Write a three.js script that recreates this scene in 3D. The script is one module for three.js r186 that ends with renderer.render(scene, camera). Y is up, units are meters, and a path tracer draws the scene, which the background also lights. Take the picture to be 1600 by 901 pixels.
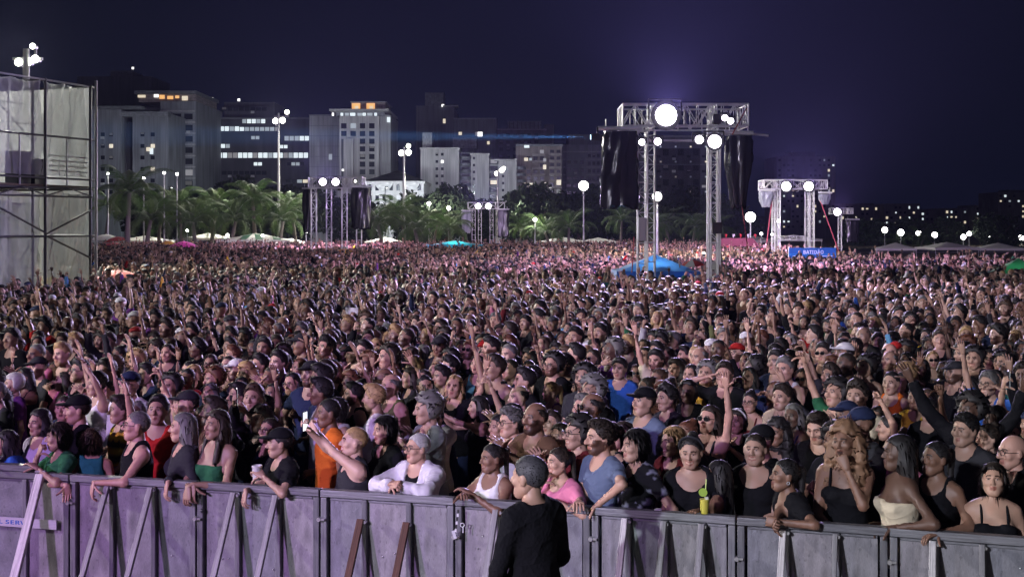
import * as THREE from 'three';
import { mergeGeometries, mergeVertices } from 'three/addons/utils/BufferGeometryUtils.js';
import { RoundedBoxGeometry } from 'three/addons/geometries/RoundedBoxGeometry.js';
import { TextGeometry } from 'three/addons/geometries/TextGeometry.js';
import { FontLoader } from 'three/addons/loaders/FontLoader.js';

// ---------------------------------------------------------------- camera, sky, light
const scene = new THREE.Scene();
const EYE = 3.2, FOCAL = 2000, HORIZON = 353;          // metres; photo pixels (1600 x 901)
const camera = new THREE.PerspectiveCamera(2 * Math.atan(450.5 / FOCAL) * 180 / Math.PI, 1600 / 901, 0.1, 3000);
camera.position.set(0, EYE, 0);
camera.lookAt(0, EYE, -10);
camera.setViewOffset(1600, 901, 0, 450.5 - HORIZON, 1600, 901);

const renderer = new THREE.WebGLRenderer({ antialias: true });
renderer.toneMapping = THREE.LinearToneMapping;
renderer.toneMappingExposure = 1;
renderer.shadowMap.enabled = true;

// night sky: air only, a little lighter towards the horizon all the way round
{
  const W = 64, H = 128, data = new Float32Array(W * H * 4);
  for (let j = 0; j < H; j++) {
    const up = Math.max(0, Math.sin(((j + 0.5) / H - 0.5) * Math.PI)), k = Math.pow(1 - up, 5);
    for (let i = 0; i < W; i++) {
      const o = (j * W + i) * 4;
      data[o] = 0.0017 + 0.0009 * k; data[o + 1] = 0.0024 + 0.0013 * k; data[o + 2] = 0.0064 + 0.0052 * k; data[o + 3] = 1;
    }
  }
  const t = new THREE.DataTexture(data, W, H, THREE.RGBAFormat, THREE.FloatType);
  t.mapping = THREE.EquirectangularReflectionMapping; t.magFilter = THREE.LinearFilter; t.needsUpdate = true;
  scene.background = t; scene.environment = t;
}
const moon = new THREE.DirectionalLight(0xc9d4ff, 0.03);
moon.position.set(-40, 80, 30); moon.castShadow = true; moon.shadow.radius = 2;
Object.assign(moon.shadow.camera, { left: -150, right: 150, top: 150, bottom: -150, near: 1, far: 600 });
scene.add(moon, moon.target); moon.target.position.set(0, 0, -60);
scene.fog = new THREE.FogExp2(0xc2c4ff, 0.00011);        // sea haze and stage smoke hanging in the night air

// ---------------------------------------------------------------- helpers
let seedState = 12345;
const rnd = () => { seedState = (seedState + 0x6d2b79f5) | 0; let t = Math.imul(seedState ^ (seedState >>> 15), 1 | seedState); t = (t + Math.imul(t ^ (t >>> 7), 61 | t)) ^ t; return ((t ^ (t >>> 14)) >>> 0) / 4294967296; };
const reseed = (n) => { seedState = n; };
const rr = (a, b) => a + (b - a) * rnd();
const pick = (a) => a[Math.floor(rnd() * a.length)];
const clamp = (x, a, b) => Math.min(b, Math.max(a, x));
const lerp = (a, b, t) => a + (b - a) * t;
const V = (x, y, z) => new THREE.Vector3(x, y, z);
// where a photo pixel lies at a depth in metres
const at = (px, py, d) => V((px - 800) / FOCAL * d, EYE - (py - HORIZON) / FOCAL * d, -d);
const hash3 = (x, y, z) => { let h = Math.imul(x, 374761393) ^ Math.imul(y, 668265263) ^ Math.imul(z, 2147483647 - 1013904223); h = Math.imul(h ^ (h >>> 13), 1274126177); return ((h ^ (h >>> 16)) >>> 0) / 4294967296; };
function vnoise(x, y, z) {
  const i = Math.floor(x), j = Math.floor(y), k = Math.floor(z);
  let u = x - i, v = y - j, w = z - k; u = u * u * (3 - 2 * u); v = v * v * (3 - 2 * v); w = w * w * (3 - 2 * w);
  const c = (a, b, d) => hash3(i + a, j + b, k + d);
  return lerp(lerp(lerp(c(0, 0, 0), c(1, 0, 0), u), lerp(c(0, 1, 0), c(1, 1, 0), u), v), lerp(lerp(c(0, 0, 1), c(1, 0, 1), u), lerp(c(0, 1, 1), c(1, 1, 1), u), v), w) * 2 - 1;
}
const taken = new Map();
function numbered(name) { const n = taken.get(name) || 0; taken.set(name, n + 1); return n ? name + '_' + String(n).padStart(3, '0') : name; }
function mesh(name, geometry, material, parent, label) {
  const m = new THREE.Mesh(geometry, material); m.name = parent && parent !== scene ? name : numbered(name);
  m.castShadow = m.receiveShadow = true; (parent || scene).add(m);
  if (label) m.userData.label = label;
  return m;
}
function thing(name, label, category, pos, turn = 0, group) {
  const g = new THREE.Group(); g.name = numbered(name); if (pos) g.position.copy(pos); g.rotation.y = turn; scene.add(g);
  g.userData = { label, category }; if (group) g.userData.group = group;
  return g;
}
function structure(name, geometry, material) { const m = mesh(name, geometry, material); m.userData.kind = 'structure'; return m; }
const std = (color, roughness = 0.8, extra = {}) => new THREE.MeshStandardMaterial({ color: new THREE.Color().setRGB(...(Array.isArray(color) ? color : [color, color, color])), roughness, ...extra });
const plain = (g) => { const n = g.index ? g.toNonIndexed() : g; for (const k of Object.keys(n.attributes)) if (!['position', 'normal', 'uv'].includes(k)) n.deleteAttribute(k); return n; };
const merged = (list) => mergeGeometries(list.map(plain));
function box(w, h, d, x = 0, y = 0, z = 0, r = 0) { const g = new THREE.BoxGeometry(w, h, d); if (r) g.rotateZ(r); g.translate(x, y, z); return g; }
function bar(a, b, r, sides = 6, r2) {                  // a round bar between two points
  const l = a.distanceTo(b), g = new THREE.CylinderGeometry(r2 ?? r, r, l, sides, 1);
  g.translate(0, l / 2, 0); g.applyQuaternion(new THREE.Quaternion().setFromUnitVectors(V(0, 1, 0), b.clone().sub(a).normalize())); g.translate(a.x, a.y, a.z); return g;
}
function canvasTexture(w, h, draw, repeat) {
  const c = document.createElement('canvas'); c.width = w; c.height = h; draw(c.getContext('2d'), w, h);
  const t = new THREE.CanvasTexture(c); t.colorSpace = THREE.SRGBColorSpace; if (repeat) t.wrapS = t.wrapT = THREE.RepeatWrapping; return t;
}
function noiseTexture(size, f, srgb = true) {           // f(u, v) -> [r, g, b] 0..1
  const d = new Uint8Array(size * size * 4);
  for (let j = 0; j < size; j++) for (let i = 0; i < size; i++) { const c = f(i / size, j / size), o = (j * size + i) * 4; for (let k = 0; k < 3; k++) d[o + k] = clamp(c[k], 0, 1) * 255; d[o + 3] = 255; }
  const t = new THREE.DataTexture(d, size, size); t.magFilter = THREE.LinearFilter; t.wrapS = t.wrapT = THREE.RepeatWrapping; if (srgb) t.colorSpace = THREE.SRGBColorSpace; t.needsUpdate = true; return t;
}
// ---------------------------------------------------------------- ground
{
  const sand = noiseTexture(256, (u, v) => { const n = 0.5 + 0.25 * vnoise(u * 12, v * 12, 1) + 0.25 * vnoise(u * 90, v * 90, 2); return [0.42 + 0.14 * n, 0.37 + 0.13 * n, 0.3 + 0.11 * n]; });
  sand.repeat.set(350, 350);
  const g = new THREE.PlaneGeometry(1400, 1400).rotateX(-Math.PI / 2); g.translate(0, 0, -350);
  const m = new THREE.MeshStandardMaterial({ map: sand, roughness: 0.95 });
  structure('ground', g, m);
  const pave = noiseTexture(128, (u, v) => { const n = 0.5 + 0.5 * vnoise(u * 20, v * 20, 5); return [0.34 + 0.08 * n, 0.34 + 0.08 * n, 0.34 + 0.07 * n]; });
  pave.repeat.set(60, 3);
  const pv = structure('promenade', new THREE.BoxGeometry(700, 0.14, 14), new THREE.MeshStandardMaterial({ map: pave, roughness: 0.85 })); pv.position.set(0, 0.07, -160);
  const rd = structure('road', new THREE.PlaneGeometry(700, 18).rotateX(-Math.PI / 2), std(0.05, 0.85)); rd.position.set(0, 0.004, -177);
}

// ---------------------------------------------------------------- buildings across the avenue
const wallTex = noiseTexture(256, (u, v) => { const n = 0.86 + 0.1 * vnoise(u * 7, v * 7, 3) + 0.08 * vnoise(u * 40, v * 4, 9); return [n, n, n]; });
const wallMat = (c, rough = 0.85) => { const m = std(c, rough); m.map = wallTex; return m; };
const darkPane = std([0.02, 0.022, 0.03], 0.15);
const litPane = (c, e) => std([0.5, 0.5, 0.5], 0.5, { emissive: new THREE.Color().setRGB(...c), emissiveIntensity: e });
const LIT = { cool: litPane([0.85, 0.97, 1], 0.85), dim: litPane([0.75, 0.88, 0.95], 0.28), warm: litPane([1, 0.86, 0.62], 0.7), faint: litPane([0.9, 0.85, 0.8], 0.13), orange: litPane([1, 0.5, 0.12], 0.9), white: litPane([1, 0.98, 0.95], 1.6) };
const acMat = std([0.5, 0.5, 0.48], 0.7), blindMat = std([0.32, 0.3, 0.27], 0.9), unitBox = new THREE.BoxGeometry(1, 1, 1);
class Building {
  constructor(name, label, d) { this.d = d; this.g = thing(name, label, 'building'); this.k = d / FOCAL; }
  x(px) { return (px - 800) * this.k; }
  y(py) { return EYE - (py - HORIZON) * this.k; }
  // a solid from pixel column x0 to x1, top at pixel row y0, down to row y1 (or the ground), front face `out` metres in front of the depth
  part(name, m, x0, x1, y0, y1, out = 0, deep = 12, parent = this.g) {
    const X0 = this.x(x0), X1 = this.x(x1), Y1 = this.y(y0), Y0 = y1 === undefined ? 0 : this.y(y1), o = new THREE.Mesh(unitBox, m);
    o.name = name; o.castShadow = o.receiveShadow = true; o.scale.set(X1 - X0, Y1 - Y0, deep); o.position.set((X0 + X1) / 2, (Y0 + Y1) / 2, -this.d + out - deep / 2);
    this.g.add(o); return o;
  }
  window(px, py, w, h, m = darkPane, out = 0.06) { if (m === darkPane && w > 3.5 && this.d < 270 && rnd() < 0.14) this.part('air_conditioner', acMat, px - 2.4, px + 2.6, py + h / 2 + 0.4, py + h / 2 + 4, out + 0.4, 0.5); else if (m === darkPane && rnd() < 0.12 && w > 4) this.part('blind', blindMat, px - w * 0.42, px + w * 0.42, py - h * 0.45, py + h * rr(-0.2, 0.3), out + 0.03, 0.06); return this.part('window', m, px - w / 2, px + w / 2, py - h / 2, py + h / 2, out, 0.12); }
}
{
  reseed(77);
  const grey = wallMat([0.2, 0.21, 0.22]), mid = wallMat([0.3, 0.31, 0.33]), pale = wallMat([0.5, 0.5, 0.5]), white = wallMat([0.68, 0.66, 0.64]), dark = wallMat([0.1, 0.1, 0.115]), rose = wallMat([0.34, 0.29, 0.28]);
  let b = new Building('apartment_block', 'dim grey apartment slab with a dark recess, just right of the scaffold', 205);
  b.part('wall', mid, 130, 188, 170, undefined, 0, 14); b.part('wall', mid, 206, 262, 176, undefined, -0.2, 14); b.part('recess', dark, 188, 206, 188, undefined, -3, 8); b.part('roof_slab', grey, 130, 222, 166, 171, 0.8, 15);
  b.part('cornice', mid, 188, 262, 174, 182, 0.1, 2);
  for (let r = 0; r < 6; r++) for (const c of [160, 173, 222, 238]) b.window(c, 210 + r * 18, 6, 6, rnd() < 0.08 ? LIT.warm : darkPane);
  b.window(231, 233, 6, 6, LIT.warm); b.window(236, 236, 5, 9, LIT.cool);
  b = new Building('apartment_block', 'grey tower with an orange lit penthouse, left behind the palms', 216);
  b.part('wall', mid, 250, 305, 158, undefined, 0, 20); b.part('wall', grey, 205, 250, 166, undefined, -2, 18); b.part('penthouse', rose, 212, 303, 146, 158, -1.5, 15); b.part('roof_slab', grey, 208, 305, 141, 146, -0.4, 17);
  for (let r = 0; r < 7; r++) { b.part('floor_band', pale, 250, 305, 172 + r * 17.5, 174.5 + r * 17.5, 0.35, 0.6); for (const c of [257, 276, 294]) b.window(c, 182 + r * 17.5, 13, 9, r === 5 && c === 294 ? LIT.faint : darkPane); }
  b.window(217, 149, 12, 4, LIT.warm, -1.3); b.window(240, 148, 7, 5, LIT.white, -1.3); b.window(249, 150, 8, 6, LIT.orange, -1.3); b.window(262, 151, 9, 5, LIT.orange, -1.3); b.window(285, 152, 9, 7, LIT.warm, -1.3); b.window(273, 150, 6, 4, LIT.orange, -1.3);
  b = new Building('apartment_block', 'tall dark building standing behind the left apartment blocks', 275);
  b.part('wall', dark, 120, 236, 119, undefined, 0, 15); b.part('roof_house', dark, 165, 200, 108, 119, -3, 8); b.part('mast', dark, 198.5, 199.5, 102, 108, -4, 0.2); b.window(199, 103, 3.4, 3.4, LIT.white, -3.6);

  b = new Building('office_block', 'wide dark office block with rows of lit windows', 235);
  b.part('wall', dark, 303, 484, 186, undefined, 0, 22); b.part('wall', dark, 344, 424, 157, undefined, -3, 16); b.part('roof_slab', grey, 303, 484, 183.5, 186, 0.6, 22);
  const row = (y, x0, x1, w, h, how) => { let i = 0; for (let x = x0 + w / 2; x < x1; x += w + 0.9) b.window(x, y, w * 0.94, h, how(i++)); };
  row(189, 378, 413, 6.5, 7, (i) => pick([LIT.cool, LIT.dim, LIT.cool, LIT.faint])); row(201, 303, 372, 7, 7, (i) => pick([LIT.cool, LIT.cool, LIT.dim])); row(201.5, 374, 436, 7, 6, (i) => pick([LIT.dim, LIT.faint, LIT.dim, LIT.cool]));
  row(213.5, 310, 326, 6, 5, () => LIT.dim); row(215, 392, 406, 6, 5, () => LIT.dim); row(216, 444, 484, 7, 7, () => pick([LIT.cool, LIT.cool, LIT.dim])); row(228, 330, 362, 6.5, 6, () => pick([LIT.cool, darkPane, LIT.dim])); row(229, 436, 446, 6, 5, () => LIT.cool);
  row(242.5, 316, 484, 7, 8, (i) => pick([LIT.cool, LIT.cool, LIT.dim, LIT.cool, LIT.faint])); row(256, 396, 406, 6, 5, () => LIT.cool); row(256, 448, 474, 6, 5, () => pick([darkPane, LIT.dim])); row(283, 446, 484, 8, 5, () => pick([LIT.warm, darkPane, LIT.dim]));
  for (const y of [170, 270]) row(y, 346, 420, 8, 6, () => (rnd() < 0.05 ? LIT.faint : darkPane));
  for (const [x, y] of [[321, 150], [364, 152]]) { b.part('mast', dark, x - 0.6, x + 0.6, y, 186, -5, 0.25); b.window(x, y, 4, 4, LIT.white, -4.7); }

  b = new Building('apartment_block', 'plain pale windowless slab between the office block and the hotel', 226);
  b.part('wall', pale, 483, 531, 181, undefined, 0, 18); b.part('roof_slab', mid, 483, 531, 179, 181, 0.3, 18); b.window(516, 245, 5, 9, LIT.dim); for (let r = 0; r < 6; r++) b.part('joint', mid, 483, 531, 196 + r * 16, 196.6 + r * 16, 0.05, 0.2);

  b = new Building('hotel', 'pale hotel with orange lamps on its roof and deep square windows', 215);
  b.part('wall', white, 530, 592, 181, undefined, 0, 16); b.part('wall', pale, 592, 609, 178, undefined, -1.2, 14); b.part('roof_slab', white, 516, 608, 171, 174, 1.4, 17); b.part('penthouse', mid, 524, 600, 174, 181, -0.8, 12); b.part('roof_house', rose, 546, 600, 158, 171, -2, 9); b.part('roof_slab', mid, 545, 602, 156.5, 158, -1.8, 9.6);
  for (const [x, w, m] of [[519, 3, 'white'], [533, 4, 'cool'], [541, 6, 'dim'], [550, 8, 'cool'], [561, 7, 'dim'], [568, 5, 'cool'], [577, 8, 'dim'], [586, 4, 'cool']]) b.window(x, 178, w, 4.6, LIT[m], -0.6);
  b.window(606, 186, 5, 8, LIT.cool, -1);
  for (const x of [554, 577]) { b.window(x, 165, 13, 11, LIT.orange, -1.8); b.window(x + 1, 167, 5, 6, LIT.warm, -1.7); }
  for (let r = 0; r < 7; r++) for (let c = 0; c < 4; c++) if (r < 2 || c > 1) { const o = b.window(537 + c * 14.6, 196.5 + r * 12, 8.4, 8, r === 0 && c === 1 ? LIT.dim : darkPane, 0.04); b.part('sill', white, 532.5 + c * 14.6, 541.5 + c * 14.6, 201 + r * 12, 202.2 + r * 12, 0.35, 0.5); }
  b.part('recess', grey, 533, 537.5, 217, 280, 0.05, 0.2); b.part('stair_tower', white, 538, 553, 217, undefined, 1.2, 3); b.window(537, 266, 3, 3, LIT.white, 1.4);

  b = new Building('villa', 'low white old villa with arched windows and a hipped roof', 188);
  b.part('wall', white, 570, 662, 286, undefined, 0, 14); b.part('cornice', white, 568, 664, 283, 286.5, 0.6, 15); b.part('string_course', white, 569, 663, 300.5, 302.5, 0.4, 0.9); b.part('balcony', white, 624, 662, 304.5, 307, 1.2, 1.6);
  const roof = new THREE.ConeGeometry(1, 1, 4, 1); roof.rotateY(Math.PI / 4); const rf = mesh('roof', roof, wallMat([0.12, 0.11, 0.11]), b.g); rf.scale.set((662 - 566) * b.k * 0.72, 1.9, 11); rf.position.set(b.x(616), b.y(283) + 0.95, -b.d - 7);
  const gable = new THREE.CylinderGeometry(1.3, 1.3, 0.5, 16, 1, false, Math.PI / 2, Math.PI).rotateX(-Math.PI / 2); for (const px of [600, 642]) { const q = mesh('gable', gable, white, b.g); q.position.set(b.x(px), b.y(284), -b.d + 0.4); }
  const arch = new THREE.CylinderGeometry(1, 1, 0.12, 12, 1, false, 0, Math.PI).rotateZ(Math.PI / 2).rotateX(0); arch.rotateX(0);
  for (let c = 0; c < 8; c++) { b.window(578 + c * 11, 294, 5.4, 7, darkPane, 0.05); const q = mesh('window_arch', new THREE.CircleGeometry(2.7 * b.k, 12, 0, Math.PI), darkPane, b.g); q.position.set(b.x(578 + c * 11), b.y(290.4), -b.d + 0.08); b.window(578 + c * 11, 309, 5.4, 8, c === 4 ? LIT.faint : darkPane, 0.05); }

  b = new Building('apartment_block', 'pale apartment block with two columns of small windows beside round balconies', 208);
  b.part('wall', white, 657, 717, 233, undefined, 0, 14); b.part('roof_slab', white, 656, 718.5, 230.5, 233, 0.5, 15); b.part('shaft', pale, 658, 673, 205, 230.5, -3, 8);
  for (let r = 0; r < 8; r++) for (const c of [682.5, 691]) b.window(c, 241 + r * 11.3, 4.2, 4.4, r === 1 && c > 690 ? LIT.white : darkPane, 0.03);
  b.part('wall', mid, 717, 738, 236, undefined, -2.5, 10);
  const balc = new THREE.CylinderGeometry(1, 1, 1, 14, 1, false, -Math.PI / 2, Math.PI);
  const balcony = (x0, x1, y) => { const o = mesh('balcony', balc, mid, b.g); o.scale.set((x1 - x0) / 2 * b.k, 0.45, 1.5); o.position.set(b.x((x0 + x1) / 2), b.y(y), -b.d - 1.2); };
  for (let r = 0; r < 8; r++) { balcony(718, 736, 246 + r * 10.6); b.window(727, 241 + r * 10.6, 12, 5, darkPane, -2.4); }
  b.part('wall', white, 736, 764, 242, undefined, 0, 13); b.part('roof_slab', white, 735, 765, 239.5, 242, 0.5, 14); for (let r = 0; r < 7; r++) b.window(740.5, 247 + r * 10.8, 3.6, 4, darkPane, 0.03);
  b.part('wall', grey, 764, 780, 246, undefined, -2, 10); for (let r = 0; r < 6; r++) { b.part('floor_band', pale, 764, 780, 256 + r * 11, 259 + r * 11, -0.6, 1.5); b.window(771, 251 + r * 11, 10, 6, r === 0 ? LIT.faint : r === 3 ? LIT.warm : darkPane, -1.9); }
  b.part('wall', white, 779, 807, 251, undefined, 0, 13); b.part('roof_slab', white, 772, 808, 248.5, 251, 0.5, 14); for (let r = 0; r < 6; r++) b.window(786, 264 + r * 11, 3.6, 4, darkPane, 0.03);
  for (let r = 0; r < 7; r++) balcony(806, 822, 262 + r * 10.4);

  b = new Building('apartment_block', 'brownish apartment block striped with balconies, right of the white slabs', 213);
  b.part('wall', rose, 806, 878, 228, undefined, -1, 15); b.part('roof_slab', mid, 806, 880, 225, 228, 0, 15);
  for (let r = 0; r < 10; r++) { b.part('balcony', wallMat([0.42, 0.37, 0.36]), 832, 852, 240 + r * 10.4, 244 + r * 10.4, 0.4, 1.8); b.part('balcony', wallMat([0.42, 0.37, 0.36]), 858, 878, 239 + r * 10.4, 242.5 + r * 10.4, 0.2, 1.6); for (const c of [826, 837, 847, 863, 873]) if (!((r === 0 || r === 2 || r === 6) && c < 840)) b.window(c, 236.5 + r * 10.4, 6, 6, rnd() < 0.08 ? LIT.faint : darkPane, -0.94); }
  for (const [x, y, w, h, m] of [[823, 229, 8, 4, 'cool'], [822, 249, 6, 5, 'warm'], [829, 249, 4, 4, 'dim'], [822, 288.5, 6, 5.5, 'warm'], [829.5, 288.5, 5.5, 5, 'warm'], [851, 261, 5, 7, 'warm'], [851, 290, 6.5, 10, 'warm'], [873, 285, 7, 8, 'warm'], [820, 297, 4, 5, 'dim'], [876, 314, 3, 8, 'warm'], [851, 250, 4.5, 5, 'faint']]) b.window(x, y, w, h, LIT[m], 0.5);

  b = new Building('tower_block', 'tall dark block with a water tank on its roof, centre left skyline', 262);
  b.part('wall', grey, 650, 709, 165, undefined, 0, 18); b.part('water_tank', grey, 663, 692, 143, 165, -2, 9); b.part('canopy', pale, 692, 716, 165, 167, 1, 4); b.window(692, 165, 4, 4, LIT.white, 0.4); b.window(694, 189, 4, 7, LIT.warm); b.window(719, 208.5, 5, 5, LIT.warm);
  b.part('wall', grey, 709, 776, 186, undefined, 0, 16); b.window(750, 209.5, 7.5, 7, LIT.white); b.window(744, 209, 3, 6, LIT.faint); b.window(763, 223, 4, 5, LIT.warm); b.part('roof_slab', mid, 709, 776, 184.4, 186, 0.4, 16);
  b.part('parapet', pale, 708, 745, 216, 232, 2, 4);
  b = new Building('tower_block', 'dark block with a ribbed roof house behind the balcony block', 268);
  b.part('wall', grey, 776, 852, 203, undefined, 0, 16); b.part('roof_slab', pale, 776, 854, 201.5, 203, 0.5, 16); b.part('roof_house', grey, 793, 846, 187, 202, -3, 10); for (let k = 0; k < 8; k++) b.part('rib', dark, 795 + k * 6.6, 796.3 + k * 6.6, 188, 202, -2.8, 0.3); b.part('wall', grey, 852, 866, 193, undefined, -2, 12);
  for (let r = 0; r < 4; r++) for (let c = 0; c < 6; c++) b.window(783 + c * 11, 211 + r * 11, 6, 5, darkPane);
  b = new Building('apartment_block', 'dim stepped block just left of the large truss tower', 245);
  b.part('wall', mid, 878, 962, 226, undefined, 0, 16); b.part('wall', mid, 884, 915, 247, undefined, 1.5, 6); b.part('wall', grey, 890, 962, 208, undefined, -3, 14);
  for (let r = 0; r < 6; r++) { b.part('floor_band', pale, 880, 960, 236 + r * 12, 238 + r * 12, 0.4, 0.8); for (let c = 0; c < 6; c++) b.window(921 + c * 7, 243 + r * 12, 4.5, 5, darkPane); for (let c = 0; c < 3; c++) b.window(888.5 + c * 10, 254 + r * 12, 6, 5, darkPane, 1.6); }
  b = new Building('tower_block', 'dark block dotted with small lights seen between the large truss legs', 240);
  b.part('wall', dark, 1000, 1112, 214, undefined, 0, 16); for (let r = 0; r < 5; r++) for (let c = 0; c < 5; c++) { b.window(1009 + c * 23.5, 229 + r * 23.5, 2.6, 2.6, (r * 5 + c) % 3 ? LIT.dim : LIT.warm); b.window(1009 + c * 23.5 + 8, 238 + r * 23.5, 9, 10, darkPane, 0.05); b.window(1009 + c * 23.5 - 3, 244 + r * 23.5, 6, 4, (r + c * 2) % 5 === 0 ? LIT.faint : darkPane); }
  b.part('floor_band', grey, 1000, 1112, 256, 258, 0.3, 0.5); b.part('floor_band', grey, 1000, 1112, 303, 305, 0.3, 0.5); b.part('roof_slab', grey, 999, 1113, 211.5, 214, 0.4, 16.5);

  const far = (x0, x1, top, d, label, n, seedN, step) => {
    reseed(seedN); const f = new Building('distant_building', label, d); f.part('wall', wallMat([0.16, 0.155, 0.17]), x0, x1, top, undefined, 0, 16); if (step) f.part('roof_house', dark, lerp(x0, x1, 0.3), lerp(x0, x1, 0.7), top - step, top, -3, 9);
    const cols = Math.floor((x1 - x0) / 7), rows = Math.floor((362 - top) / 8), used = new Set();
    for (let r = 0; r < rows; r++) for (let c = 0; c < cols; c++) { const lit = rnd() < n / (cols * rows); if (lit || rnd() < 0.4) f.window(x0 + 4.5 + c * 7, top + 6 + r * 8, lit ? rr(2, 3.4) : 3.6, lit ? rr(2, 4.2) : 3.6, lit ? pick([LIT.cool, LIT.warm, LIT.dim, LIT.warm]) : darkPane, lit ? 0.1 : 0.05); }
  };
  far(1214, 1306, 244, 330, 'tall hazy block dotted with lights behind the right truss tower', 22, 501, 8);
  far(1306, 1344, 318, 360, 'low distant block with a few lights by the far right truss', 7, 502, 0);
  far(1344, 1382, 320, 400, 'distant narrow block first from the right truss towers', 8, 503, 3);
  far(1382, 1438, 318, 395, 'distant broad block with bright windows on its left side', 16, 504, 0);
  far(1438, 1476, 328, 420, 'distant low block between two taller skyline blocks', 7, 505, 2);
  far(1476, 1524, 325, 410, 'distant block right of the low skyline block', 9, 506, 0);
  far(1524, 1560, 320, 405, 'distant block left of the tall one at the right edge', 10, 507, 0);
  far(1560, 1640, 300, 385, 'tallest distant block at the right edge of the skyline', 18, 508, 4);
  far(1120, 1214, 338, 350, 'low distant block right of the large truss tower', 4, 509, 0);
}

// ---------------------------------------------------------------- trees
const bark = std([0.11, 0.09, 0.07], 0.95), barkPale = std([0.13, 0.115, 0.1], 0.9);
const leafMats = [[0.045, 0.095, 0.02], [0.055, 0.095, 0.024], [0.03, 0.055, 0.025]].map((c, i) => new THREE.MeshPhysicalMaterial({ color: new THREE.Color().setRGB(...c), roughness: 0.9, transmission: i < 2 ? 0.28 : 0.15, thickness: 0, side: THREE.DoubleSide }));
function frondGeometry(L, droop) {
  const P = [], I = [], n = 16; let p = V(0, 0, 0), ang = 0.95; const pts = [], tang = [];
  for (let i = 0; i <= n; i++) { pts.push(p.clone()); const d = V(Math.cos(ang), Math.sin(ang), 0); tang.push(d); p = p.clone().addScaledVector(d, L / n); ang -= droop / n * (0.5 + i / n); }
  const tri = (a, b, c) => { const k = P.length / 3; P.push(a.x, a.y, a.z, b.x, b.y, b.z, c.x, c.y, c.z); I.push(k, k + 1, k + 2); };
  for (let i = 0; i < n; i++) {                         // rib, then a leaflet on each side
    const a = pts[i], b = pts[i + 1], w = 0.035 * (1 - i / n) + 0.01; tri(V(a.x, a.y, -w), V(a.x, a.y, w), b); 
    if (i < 2) continue;
    const len = L * 0.24 * Math.sin(Math.PI * Math.min(1, 0.15 + i / n * 0.85)) + 0.1;
    for (const s of [-1, 1]) for (const h of [0, 0.5]) { const r = a.clone().lerp(b, h), e = r.clone().addScaledVector(tang[i], len * 0.62).add(V(0, -len * 0.42 - 0.05 * Math.abs(Math.sin(i * 3 + h * 9 + s)), s * len * 0.75)), q = r.clone().addScaledVector(tang[i], 0.065); tri(r, q, e); }
  }
  const g = new THREE.BufferGeometry(); g.setAttribute('position', new THREE.BufferAttribute(new Float32Array(P), 3)); g.setIndex(I); g.computeVertexNormals(); return g;
}
const fronds = [frondGeometry(3.1, 1.7), frondGeometry(3.0, 2.3), frondGeometry(2.7, 2.9)];
function palm(label, px, crownPy, d, scale, seedN) {
  reseed(seedN); const c = at(px, crownPy, d), t = thing('palm_tree', label, 'palm tree', V(c.x, 0, c.z), rr(0, 6.28), 'palms along the promenade');
  const bend = rr(0.2, 0.7), pts = [], rs = []; for (let i = 0; i <= 8; i++) { const u = i / 8; pts.push(V(bend * u * u, c.y * u, 0)); rs.push(lerp(0.2, 0.11, u) * scale + (i === 0 ? 0.06 : 0)); }
  mesh('trunk', tube(pts, rs, 8), barkPale, t);
  const n = 20, crown = new THREE.Group(); crown.name = 'crown'; crown.position.set(bend, c.y, 0); t.add(crown);
  for (let i = 0; i < n; i++) { const f = mesh('frond', fronds[i < 6 ? 0 : i < 14 ? 1 : 2], leafMats[i % 2], crown); f.rotation.set(0, i * 2.4 + rr(-0.2, 0.2), (i < 6 ? 0.25 : i < 14 ? -0.15 : -0.55) + rr(-0.15, 0.15), 'YXZ'); f.scale.setScalar(scale * rr(0.9, 1.12)); }
  return t;
}
const palmList = [[198, 300, 108, 1.0, 'large bright palm right beside the scaffold'], [163, 315, 122, 0.9, 'palm half hidden behind the scaffold corner'], [247, 322, 128, 0.95, 'dim palm second from the scaffold'], [283, 318, 126, 1.0, 'palm above the pink parasol'], [330, 322, 130, 1.05, 'dark palm under the lit office windows'], [398, 305, 124, 1.05, 'tall palm left of the office lamp pole'], [462, 318, 132, 0.9, 'palm just left of the left truss tower'], [598, 345, 118, 0.95, 'low palm just right of the left truss tower'], [632, 330, 126, 1.05, 'palm in front of the white villa'], [676, 345, 132, 0.85, 'small palm left of the small centre truss'], [812, 352, 136, 0.7, 'small palm right of the small centre truss'], [888, 350, 122, 0.85, 'low bushy palm under the round globe lamp'], [970, 340, 128, 0.8, 'palm left of the large truss legs'], [1046, 342, 134, 0.9, 'palm seen between the large truss legs'], [1082, 348, 130, 0.8, 'second palm seen between the large truss legs'], [1440, 368, 190, 0.9, 'small far palm under the right row of lamps'], [1398, 372, 200, 0.8, 'far palm at the start of the right lamp row']];
[[228, 338, 116, 1.15, 'low palm between the large palm and the pink parasol'], [305, 342, 118, 1.1, 'low palm right of the pink parasol'], [360, 340, 122, 1.15, 'low palm above the striped canopy'], [436, 340, 120, 1.1, 'low palm at the foot of the office lamp pole'], [655, 352, 120, 1.0, 'low palm under the villa balcony'], [706, 352, 128, 0.9, 'low palm above the cyan canopy'], [860, 356, 126, 0.9, 'low palm left of the round globe lamp'], [1012, 356, 128, 0.9, 'low palm behind the left leg of the large truss'], [1110, 356, 130, 0.9, 'low palm behind the right leg of the large truss']].forEach((p) => palmList.push(p));
palmList.forEach(([px, py, d, s, label], i) => palm(label, px, py + (i === 0 ? 2 : 6), d, s * (i === 0 ? 1.4 : 1.2), 900 + i));

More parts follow.
